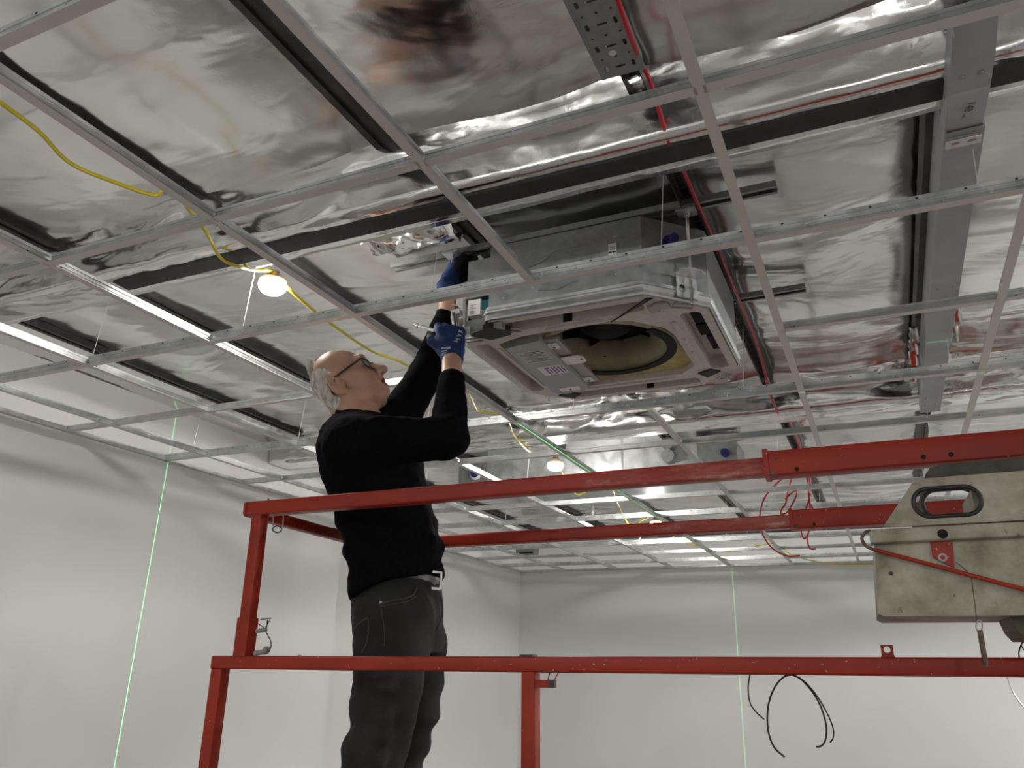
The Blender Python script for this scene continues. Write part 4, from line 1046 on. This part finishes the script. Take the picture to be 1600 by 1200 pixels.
# --- the body: one continuous surface, finest where skin shows
zs = np.concatenate([ar(0.78, 2.18, 0.014), ar(2.18, 2.96, 0.0034)])
S = SDF(ar(-1.60, -0.86, 0.0036), ar(1.58, 2.22, 0.0036), zs)
S.stack([(z, x, y, a - .03, b_ - .03) for z, x, y, a, b_ in TR], FW, 0.02)
for s_ in 'RL':
    for i in range(7): S.cone(LEG[s_][i], LEG[s_][i + 1], RAD[s_][i] - .036, RAD[s_][i + 1] - .036, 0.02)
    f0 = LEG[s_][7]; S.cone((f0[0] - .03, f0[1], .835), (f0[0] + .15, f0[1] + .04, .83), .032, .026, 0.02)
S.cone(J['nb'], hp(-0.025, -0.05), .062, .058, 0.03)
S.cone(J['nb'] + Vector((0, .0, -.03)), J['Rs'], .06, .05, 0.03); S.cone(J['nb'] + Vector((0, 0, -.03)), J['Ls'], .06, .05, 0.03)
for (a_, c_, r0, r1) in (('Rs', 'Re', .046, .040), ('Re', 'Rw', .040, .029), ('Ls', 'Le', .046, .040), ('Le', 'Lw', .038, .028)): S.cone(J[a_], J[c_], r0, r1, 0.02)
S.cone(J['Rw'], RWr, .030, .028, 0.01); S.cone(J['Lw'], LWr, .029, .027, 0.01)
hand(S, RWr, RL_, RN, 1, CURL_R); hand(S, LWr, LL_, LN, -1, CURL_L)
# head
S.ell(hp(.003, .030), HAX, (.085 * HS, .086 * HS, .076 * HS), 0.01)
S.ell(hp(.030, -.025), HAX, (.064 * HS, .088 * HS, .062 * HS), 0.025)
S.ell(hp(.038, -.075), HAX, (.055 * HS, .042 * HS, .050 * HS), 0.02)
S.ball(hp(.077, -.098), .021, 0.018)
S.cone(hp(.055, -.100, .03), hp(-.005, -.062, .058), .018, .018, 0.02); S.cone(hp(.055, -.100, -.03), hp(-.005, -.062, -.058), .018, .018, 0.02)
S.cone(hp(-.01, -.085, .0), hp(.05, -.098, .0), .034, .020, 0.02)
S.cone(hp(.087, .022, .030), hp(.087, .022, -.030), .0155, .0155, 0.012)
for s_ in (-1, 1):
    S.ball(hp(.066, -.035, s_ * .042), .020, 0.02)
    S.ball(hp(.101, -.006, s_ * .032), .0175, 0.012, 's')
    S.ball(hp(.080, -.004, s_ * .031), .0145, 0.004)
    S.cone(hp(.093, .006, s_ * .018), hp(.088, .006, s_ * .044), .0045, .004, 0.005)
S.cone(hp(.090, .006), hp(.118, -.036), .0100, .0128, 0.010)
S.ball(hp(.121, -.040), .0130, 0.006)
for s_ in (-1, 1): S.ball(hp(.103, -.045, s_ * .012), .0095, 0.006)
for s_ in (-1, 1): S.ball(hp(.107, -.052, s_ * .006), .0045, 0.003, 's')
S.cone(hp(.090, -.066, -.016), hp(.090, -.066, .016), .012, .012, 0.012)
S.cone(hp(.100, -.066, -.010), hp(.100, -.066, .010), .0065, .0065, 0.005)
S.cone(hp(.096, -.087, -.010), hp(.096, -.087, .010), .0072, .0072, 0.006)
S.cone(hp(.092, -.040, .028), hp(.088, -.075, .034), .006, .004, 0.008); S.cone(hp(.092, -.040, -.028), hp(.088, -.075, -.034), .006, .004, 0.008)
S.cone(hp(.104, -.0765, -.019), hp(.104, -.0765, .019), .0060, .0060, 0.003, 's')
for s_ in (-1, 1):
    axe = [np.array(hf * 0.92 - hr * s_ * 0.38), np.array(hu), np.array(hr * 0.92 * s_ + hf * 0.38)]
    S.ell(hp(-.010, -.026, s_ * .081), axe, (.023, .036, .0085), 0.005)
    S.ell(hp(-.006, -.022, s_ * .0885), axe, (.0135, .023, .0075), 0.003, 's')
    S.ball(hp(-.003, -.054, s_ * .079), .009, 0.006)
    S.ball(hp(.007, -.026, s_ * .082), .0055, 0.005)
SKIN = mat('skin', (0.42, 0.25, 0.17), 0.5)
nt, b = nodes(SKIN); n1 = tex(nt, 16, 4); r1 = ramp(nt, n1.outputs['Fac'], [(0.35, (0.46, 0.25, 0.165)), (0.65, (0.56, 0.34, 0.24))]); nt.links.new(r1.outputs[0], b.inputs['Base Color'])
b.inputs['Subsurface Weight'].default_value = 0.08; b.inputs['Subsurface Radius'].default_value = (0.01, 0.004, 0.002)
LIP = mat('lips', (0.36, 0.13, 0.10), 0.5); MOUTH = mat('mouth_inside', (0.05, 0.015, 0.012), 0.6)
bme = S.mesh('body')
for p_ in bme.polygons:
    q_ = p_.center - H0; f_q, u_q, r_q = q_.dot(hf) / HS, q_.dot(hu) / HS, q_.dot(hr) / HS
    if f_q > 0.085 and abs(r_q) < 0.026:
        if abs(u_q + 0.0765) < 0.0045 and abs(r_q) < 0.021: p_.material_index = 2
        elif -0.093 < u_q < -0.062 and abs(r_q) < 0.022 - abs(u_q + 0.0765) * 0.5: p_.material_index = 1
body = pmesh_('body', bme, [SKIN, LIP, MOUTH])
# eyes, brows, mouth inside
EYE = mat('eye_white', (0.6, 0.57, 0.53), 0.3)
for s_ in (-1, 1):
    e = MB().lathe([(0, .0118), (.005, .0107), (.0085, .0082), (.0112, .0037), (.0118, 0), (.008, -.008), (0, -.0118)], tuple(Vector(hp(.0845, -.006, s_ * .031)) - man_off), 16, axis=hf).build('eye', EYE, body, 80)
    MB().lathe([(0, .0128), (.0052, .0110)], tuple(Vector(hp(.0845, -.006, s_ * .031)) - man_off), 12, axis=(hf + hu * 0.25)).build('iris', BLACK, body, 80)
HAIRM = noisy(mat('grey_hair', (0.36, 0.33, 0.29), 0.7), 70, (0.36, 0.33, 0.285), (0.74, 0.70, 0.63), stretch=(1, 1, 0.4), bump=0.6)
# hair: short grey sides and back, thin tuft on the crown
Hs = SDF(ar(H0.x - .16, H0.x + .13, 0.003), ar(H0.y - .13, H0.y + .13, 0.003), ar(H0.z - .16, H0.z + .18, 0.003))
Hs.ell(hp(.001, .028), HAX, (0.0872 * HS, .0880 * HS, .0780 * HS), 0.005)
Hs.cone(hp(-.028, -.03, .03), hp(-.032, -.072, .02), .050, .042, 0.02); Hs.cone(hp(-.028, -.03, -.03), hp(-.032, -.072, -.02), .050, .042, 0.02)
X, Y, Z = Hs.g[0][:, None, None] - H0.x, Hs.g[1][None, :, None] - H0.y, Hs.g[2][None, None, :] - H0.z
f = X * hf.x + Y * hf.y + Z * hf.z; u = X * hu.x + Y * hu.y + Z * hu.z; r = X * hr.x + Y * hr.y + Z * hr.z
# keep what lies behind the hairline; the forehead and top stay bald
lim = np.maximum(f * 0.9 + np.clip(u - 0.045, 0, 1) * 1.1 - np.clip(0.02 - u, 0, 1) * 0.35 - 0.010, -(u + 0.095))
ear_gap = 0.034 - np.sqrt((f + .004) ** 2 + (u + .026) ** 2 * 0.8) - 0.0 * r
lim = np.maximum(lim, ear_gap)
lim = lim + 0.006 * np.sin(f * 160 + u * 90) * np.sin(r * 120 + u * 70)
Hs.F = np.maximum(Hs.F + 0.0065 * np.clip((lim + 0.026) / 0.026, 0, 1).astype(np.float32) ** 1.5, lim.astype(np.float32))
for (a_, c_, r0, r1) in (((-.040, .094, .012), (-.036, .138, .016), .014, .005), ((-.034, .098, .0), (-.010, .136, .004), .011, .004), ((-.048, .088, .028), (-.050, .122, .026), .012, .004), ((-.050, .080, .045), (-.040, .104, .050), .010, .004), ((-.040, .098, -.012), (-.032, .132, -.016), .011, .004)):
    Hs.cone(hp(*a_), hp(*c_), r0, r1, 0.010)
me = Hs.mesh('hair', lambda p: 0.0022 * noise.noise(p * 120) + 0.002 * noise.noise(p * 45))
hair = pmesh_('hair', me, HAIRM); hair['label'] = 'short grey hair around the sides and back'
for s_ in (-1, 1):
    MB().tube([Vector(hp(.1005, .020, s_ * .014)) - man_off, Vector(hp(.1, .026, s_ * .030)) - man_off, Vector(hp(.086, .020, s_ * .047)) - man_off], 0.0035, 6).build('eyebrow', HAIRM, body)
# glasses
GLF = mat('dark_spectacle_frame', (0.02, 0.012, 0.012), 0.35)
GLL = mat('spectacle_lens', (0.25, 0.24, 0.27), 0.05); GLL.node_tree.nodes['Principled BSDF'].inputs['Transmission Weight'].default_value = 0.85; GLL.node_tree.nodes['Principled BSDF'].inputs['Alpha'].default_value = 0.7
gl = link('glasses', bpy.data.meshes.new('glasses'), man, [GLF]) if False else None
m = MB()
def gpt(f_, u_, r_): return Vector(hp(f_, u_, r_)) - man_off
lens_loops = []
for s_ in (-1, 1):
    lp = [gpt(.101 - 0.010 * abs((x + s_ * .033) / .055) ** 2 + 0.0, -.010 + y, s_ * .034 + x) for x, y in rrect(.053, .036, .013, 4)]
    m.tube(lp, 0.0022, 6, closed=True); lens_loops.append(lp)
    m.tube([gpt(.096, .001, s_ * .058), gpt(.090, .002, s_ * .067), gpt(.05, .0, s_ * .075), gpt(.0, .0, s_ * .080), gpt(-.015, -.016, s_ * .081)], 0.0032, 6)
m.tube([gpt(.103, -.003, -.010), gpt(.109, .001, 0), gpt(.103, -.003, .010)], 0.0017, 6)
gl = m.build('glasses', GLF, man, 60)
for lp in lens_loops: MB().add(lp, [tuple(range(len(lp)))]).build('lens', GLL, gl, None)

# --- sweater
SWT = noisy(mat('black_sweater', (0.004, 0.004, 0.005), 1.0, 0, 0.04), 130, (0.003, 0.0031, 0.004), (0.0055, 0.0056, 0.007), bump=0.25)
Sw = SDF(ar(-1.66, -0.84, 0.0075), ar(1.55, 2.26, 0.0075), ar(1.69, 2.84, 0.0075))
Sw.stack(TR, FW, 0.02)
Sw.cone(J['nb'] + Vector((-0.01, 0, -.05)), J['Rs'] + Vector((0.01, 0.02, -.012)), .085, .070, 0.05); Sw.cone(J['nb'] + Vector((0, 0, -.05)), J['Ls'] + Vector((-.0, 0, -.01)), .085, .068, 0.05)
Sw.cone(J['nb'] + Vector((-.005, 0, -.03)), Vector(hp(-.04, -.095)), .076, .064, 0.02)
Sw.cone(J['Rs'], J['Re'], .070, .055, 0.035); Sw.cone(J['Re'], J['Rw'].lerp(J['Re'], 0.16), .054, .040, 0.02)
Sw.cone(J['Rw'].lerp(J['Re'], 0.30), J['Rw'].lerp(J['Re'], 0.06), .039, .036, 0.006)
Sw.cone(J['Ls'], J['Le'], .066, .054, 0.04); Sw.cone(J['Le'], J['Lw'].lerp(J['Le'], 0.14), .053, .038, 0.02)
Sw.cone(J['Lw'].lerp(J['Le'], 0.28), J['Lw'].lerp(J['Le'], 0.05), .037, .034, 0.006)
# folds at the elbow, the waist and under the arm
Sw.cone(J['Rs'].lerp(J['Re'], .35) + Vector((0, -.05, .045)), J['Rs'].lerp(J['Re'], .8) + Vector((0, -.04, .03)), .012, .008, 0.02)
hemz = at_y(624, 920, 1.855)
Sw.F = np.maximum(Sw.F, (hemz.z + 0.36 * ((Sw.g[0][:, None, None] - hemz.x) * FW[0] + (Sw.g[1][None, :, None] - hemz.y) * FW[1]) - Sw.g[2][None, None, :]).astype(np.float32))
# neck and cuff openings
Sw.cone(Vector(hp(-.030, -.070)), Vector(hp(-.02, -.02)), .063, .066, 0.004, 's')
Sw.cone(J['Rw'].lerp(J['Re'], 0.08), J['Rw'].lerp(J['Re'], -0.3), .031, .031, 0.003, 's'); Sw.cone(J['Lw'].lerp(J['Le'], 0.08), J['Lw'].lerp(J['Le'], -0.3), .030, .030, 0.003, 's')
def wrinkle(p):
    zf = max(0.0, min(1.0, (2.06 - p.z) / 0.15))
    w = 0.0065 * zf * math.sin(p.z * 78 + 2.5 * noise.noise(p * 4) + p.x * 9)
    w += 0.0042 * noise.noise(Vector((p.x * 13, p.y * 13, p.z * 22))) + 0.0022 * noise.noise(p * 40)
    hem = max(0.0, 1 - abs(p.z - 1.79) / 0.05)
    return w * (1 - 0.7 * hem)
sw = pmesh_('sweater', Sw.mesh('sweater', wrinkle), SWT)
for a_, c_ in (('Re', 'Rw'), ('Le', 'Lw')):
    d = (J[c_] - J[a_]).normalized(); r0 = 0.0385 if a_ == 'Re' else 0.0365
    MB().lathe([(r0 - 0.001, -0.055), (r0 + 0.001, -0.05), (r0, -0.02), (r0, 0.004), (r0 - 0.003, 0.008), (r0 - 0.007, 0.004), (r0 - 0.008, -0.02)], J[c_] - d * 0.006 - man_off, 28, axis=d).build('cuff', SWT, sw, 60)
# --- jeans
JEAN = mat('black_denim', (0.02, 0.02, 0.021), 0.85, 0, 0.25)
nt, b = nodes(JEAN); n1 = tex(nt, 7, 5); r1 = ramp(nt, n1.outputs['Fac'], [(0.35, (0.016, 0.016, 0.017)), (0.6, (0.036, 0.036, 0.037)), (0.78, (0.07, 0.07, 0.072))])
n2 = tex(nt, 260, 2); mxx = nt.nodes.new('ShaderNodeMixRGB'); mxx.blend_type = 'MULTIPLY'; mxx.inputs[0].default_value = 0.5
nt.links.new(r1.outputs[0], mxx.inputs[1]); nt.links.new(n2.outputs['Color'], mxx.inputs[2]); nt.links.new(mxx.outputs[0], b.inputs['Base Color'])
Je = SDF(ar(-1.50, -0.95, 0.0075), ar(1.60, 2.12, 0.0075), ar(0.84, 1.86, 0.0075))
hips = []
for (y, xl, xr, hw_) in ((905, 560, 687, .168), (930, 557, 690, .172), (960, 556, 692, .176), (990, 559, 692, .176), (1020, 562, 690, .172)):
    a_, c_ = at_y(xl, y, 1.855), at_y(xr, y, 1.855); m_ = (a_ + c_) / 2; hips.append((m_.z, m_.x, m_.y, abs((c_ - a_).x) / 2 * 0.93 - 0.010, hw_ - 0.012))
Je.stack(hips, FW, 0.02)
for s_ in 'RL':
    for i in range(7): Je.cone(LEG[s_][i], LEG[s_][i + 1], RAD[s_][i], RAD[s_][i + 1], 0.015)
# bunched folds behind the knee and at the seat
def bulge(pts, r, k=0.018, op='u'):
    for a_, c_ in zip(pts, pts[1:]): Je.cone(a_, c_, r, r, k, op)
q = lambda x, y, Y=1.70: P2(x, y, Y)
bulge([q(570, 1098, 1.76), q(575, 1108, 1.71), q(600, 1120, 1.682)], .022)
bulge([q(562, 1066, 1.76), q(575, 1075, 1.70), q(602, 1072, 1.675)], .016)
bulge([q(560, 1150, 1.76), q(572, 1143, 1.70), q(598, 1150, 1.685)], .022)
bulge([q(551, 1184, 1.76), q(565, 1178, 1.70), q(590, 1186, 1.685)], .022)
bulge([q(575, 1028, 1.74), q(590, 1012, 1.685), q(600, 995, 1.675)], .012)
def jw(p):
    back = max(0.0, min(1.0, (0.045 - ((p.x + 1.20) * 0.91 + (p.y - 1.75) * -0.2)) / 0.11))
    kn = max(0.0, 1 - abs(p.z - 1.45) / 0.16)
    fold = back * kn * 0.015 * math.sin(p.z * 68 + (p.x + 1.2) * 16 + 1.5 * noise.noise(p * 5))
    return fold + jw0(p)
def jw0(p): return 0.0035 * noise.noise(Vector((p.x * 9, p.y * 9, p.z * 16))) + 0.0018 * noise.noise(p * 34)
je = pmesh_('jeans', Je.mesh('jeans', jw), JEAN)
def bvh_of(o):
    dg = bpy.context.evaluated_depsgraph_get(); me = o.data
    return BVHTree.FromPolygons([v.co + man_off for v in me.vertices], [tuple(p_.vertices) for p_ in me.polygons])
def on(bv, x, y, lift_=0.0008):
    h = bv.ray_cast(Vector((0, 0, CAMZ)), ray(x, y).normalized())
    return None if h[0] is None else h[0] + h[1] * lift_
SEAM = mat('seam_stitching', (0.045, 0.044, 0.042), 0.8)
bj = bvh_of(je)
def seam(name, px, r=0.0016, m_=SEAM, par=je, bv=bj):
    P = [on(bv, x, y) for x, y in spline2(px)]; P = [p - man_off for p in P if p is not None]
    if len(P) > 2: return MB().tube(P, r, 5).build(name, m_, par, 60)
def spline2(px): return [(p.x, p.y) for p in spline([(x, y, 0) for x, y in px], 6)]
seam('pocket_seam', [(594, 944), (612, 939), (632, 935), (645, 930), (651, 918)], 0.0022); seam('pocket_seam', [(596, 948), (614, 944), (636, 940), (650, 932)], 0.0014)
seam('back_pocket', [(553, 984), (562, 974), (575, 967), (576, 985), (573, 1005), (566, 1020)], 0.0022)
seam('side_seam', [(592, 930), (597, 960), (601, 990), (600, 1010)], 0.0012)
seam('fly_seam', [(686, 925), (691, 945), (690, 965), (682, 985)], 0.0024)
p = on(bj, 595, 942)
if p is not None: MB().lathe([(0, 0.0015), (0.0035, 0.001), (0.004, -0.001)], p - man_off, 10, axis=toCam(p)).build('rivet', CLIPG, je)
# belt with buckle
Bl = SDF(ar(-1.50, -0.95, 0.006), ar(1.60, 2.12, 0.006), ar(1.77, 1.86, 0.006))
zb = at_y(683, 908, 1.855).z
hb_ = [(z + (zb - 0.006 - hips[0][0]) + dz, x, y, a + .002, w_ + .002) for (z, x, y, a, w_), dz in ((hips[0], -.017), (hips[0], .021))]
Bl.stack(hb_, FW, 0.003)
bm_ = Bl.mesh('belt'); belt = pmesh_('belt', bm_, mat('black_leather', (0.012, 0.012, 0.012), 0.4))
bc = at_y(684, 908, 1.80); nb_ = Vector((0.80, -0.52, 0.0)).normalized(); tb_ = Vector((-nb_.y, nb_.x, 0)); bpos = Vector((hips[0][1], hips[0][2], zb)) + Vector((FW[0], FW[1], 0)) * 0.112 + Vector((FW[1], -FW[0], 0)) * 0.060
Mx = Matrix(((tb_.x, 0, nb_.x, bpos.x - man_off.x), (tb_.y, 0, nb_.y, bpos.y - man_off.y), (0, 1, 0, bpos.z - man_off.z), (0, 0, 0, 1)))
plate('buckle', [rect(-.022, -.024, .022, .024, .006), rect(-.016, -.018, .016, .018, .003)], 0.004, mat('dark_nickel', (0.3, 0.3, 0.29), 0.35, 1.0), belt, Mx)
# shoes
for s_ in 'RL':
    f0 = LEG[s_][7]; Sh = SDF(ar(f0[0] - .12, f0[0] + .26, 0.008), ar(f0[1] - .1, f0[1] + .16, 0.008), ar(0.77, 0.98, 0.008))
    Sh.cone((f0[0] - .03, f0[1], .85), (f0[0] + .16, f0[1] + .045, .838), .048, .040, 0.02).cone((f0[0], f0[1], .86), (f0[0], f0[1], .93), .05, .05, 0.02)
    Sh.F = np.maximum(Sh.F, (0.803 - Sh.g[2])[None, None, :].astype(np.float32))
    pmesh_('shoe', Sh.mesh('shoe'), BLACK)
# --- gloves
GLV = mat('blue_glove', (0.005, 0.03, 0.13), 0.8)
nt, b = nodes(GLV); n1 = tex(nt, 60, 4); r1 = ramp(nt, n1.outputs['Fac'], [(0.35, (0.004, 0.022, 0.095)), (0.65, (0.007, 0.042, 0.17))]); nt.links.new(r1.outputs[0], b.inputs['Base Color'])
GLD = noisy(mat('dark_glove_palm', (0.008, 0.010, 0.02), 0.6), 50, (0.006, 0.007, 0.014), (0.014, 0.017, 0.035))
def glove(name, wr, ld, nd, th, curl):
    c = Vector(wr) + Vector(ld).normalized() * 0.06
    G = SDF(ar(c.x - .14, c.x + .14, 0.0025), ar(c.y - .14, c.y + .14, 0.0025), ar(c.z - .14, c.z + .14, 0.0025))
    hand(G, wr, ld, nd, th, curl, 1.0, 0.0030)
    G.cone(wr - Vector(ld).normalized() * 0.03, wr, .033, .031, 0.006)
    l = Vector(ld).normalized(); X, Y, Z = G.g[0][:, None, None], G.g[1][None, :, None], G.g[2][None, None, :]
    G.F = np.maximum(G.F, (-( (X - wr.x) * l.x + (Y - wr.y) * l.y + (Z - wr.z) * l.z) - 0.022).astype(np.float32))
    cu = wr - l * 0.020
    G.cone(cu, cu + l * 0.006, .0335, .0325, 0.004)
    me = G.mesh(name, lambda p: 0.0012 * noise.noise(p * 60))
    me.materials.append(GLV); me.materials.append(GLD)
    n = Vector(nd); n = (n - l * n.dot(l)).normalized()
    for p_ in me.polygons:
        if (p_.center - wr).dot(n) < -0.016 and (p_.center - wr).dot(l) > 0.03: p_.material_index = 1
    return pmesh_(name, me, [GLV, GLD])
gr = glove('glove', RWr, RL_, RN, 1, CURL_R); gl_ = glove('glove', LWr, LL_, LN, -1, CURL_L)
bg = bvh_of(gr)
GPR = mat('glove_print', (0.45, 0.5, 0.55), 0.6)
def decal_quad(px_loops, name):
    m = MB()
    for lp in px_loops:
        P = [on(bg, x, y, 0.0020) for x, y in lp]
        if all(p is not None for p in P): m.add([p - man_off for p in P], [tuple(range(len(P)))])
    if m.v: m.build(name, GPR, gr, None)
def letter(strokes, o, ux, uy, w=1.7):
    out = []
    for (x0, y0, x1, y1) in strokes:
        a_ = (o[0] + ux[0] * x0 + uy[0] * y0, o[1] + ux[1] * x0 + uy[1] * y0); c_ = (o[0] + ux[0] * x1 + uy[0] * y1, o[1] + ux[1] * x1 + uy[1] * y1)
        d = (c_[0] - a_[0], c_[1] - a_[1]); ln = math.hypot(*d); nx_, ny_ = -d[1] / ln * w / 2, d[0] / ln * w / 2
        out.append([(a_[0] + nx_, a_[1] + ny_), (c_[0] + nx_, c_[1] + ny_), (c_[0] - nx_, c_[1] - ny_), (a_[0] - nx_, a_[1] - ny_)])
    return out
ux, uy = (2.8, -4.6), (6.0, 1.2)
decal_quad(letter([(0, 0, 0, 1), (.9, 0, .9, 1), (0, .5, .9, .5)], (709, 533.5), ux, uy) + letter([(0, 0, .45, .5), (.9, 0, .45, .5), (.45, .5, .45, 1)], (713, 526), ux, uy) + letter([(0, 0, 0, 1), (0, 0, .7, 0), (0, .5, .6, .5)], (716.5, 519), ux, uy), 'glove_lettering')
decal_quad([[(690, 543), (704, 542), (704, 545.5), (690, 546)], [(690.5, 548), (699, 547.5), (699, 549.5), (690.5, 550)], [(692, 551.5), (698, 551), (698, 552.6), (692, 553)], [(692, 554), (698.5, 553.7), (698.5, 555.4), (692, 555.7)], [(692, 557), (714, 559.5), (714, 560.8), (692, 558.3)]], 'glove_print')
# --- tools at the hands
CHR = mat('chrome', (0.75, 0.75, 0.74), 0.16, 1.0)
w0 = at_y(649, 508, 1.97); w1 = at_y(694, 521, 1.93); w2 = at_y(712, 524, 1.915)
wr_ = empty('wrench', w0, 'chrome ratchet wrench held in the lower gloved hand', 'tool')
q = MB(); d_ = (w1 - w0)
q.sweep([Vector(), d_ * 0.12, d_ * 0.16, d_ * 0.5, d_ * 1.0, w2 - w0], [(0.0065 * math.cos(a), 0.0065 * math.sin(a)) for a in [i * math.pi / 5 for i in range(10)]], 0)
q.build('handle', CHR, wr_, 40)
MB().tube([d_ * -0.02, d_ * 0.13], 0.0085, 12).build('handle_end', CHR, wr_, 40)
sk0 = at_y(713, 524, 1.985); sk1 = at_y(708, 492, 2.03)
MB().tube([sk0 - w0, sk1 - w0], 0.0105, 14).tube([w2 - w0, sk0 - w0], 0.006, 8).build('deep_socket', CHR, wr_, 40)

for o in COL.objects:
    n_ = o.name.split('.')[0]
    if n_ in ('punched_slot', 'small_print', 'glove_print', 'glove_lettering', 'label_bar'): o['kind'] = 'stuff'
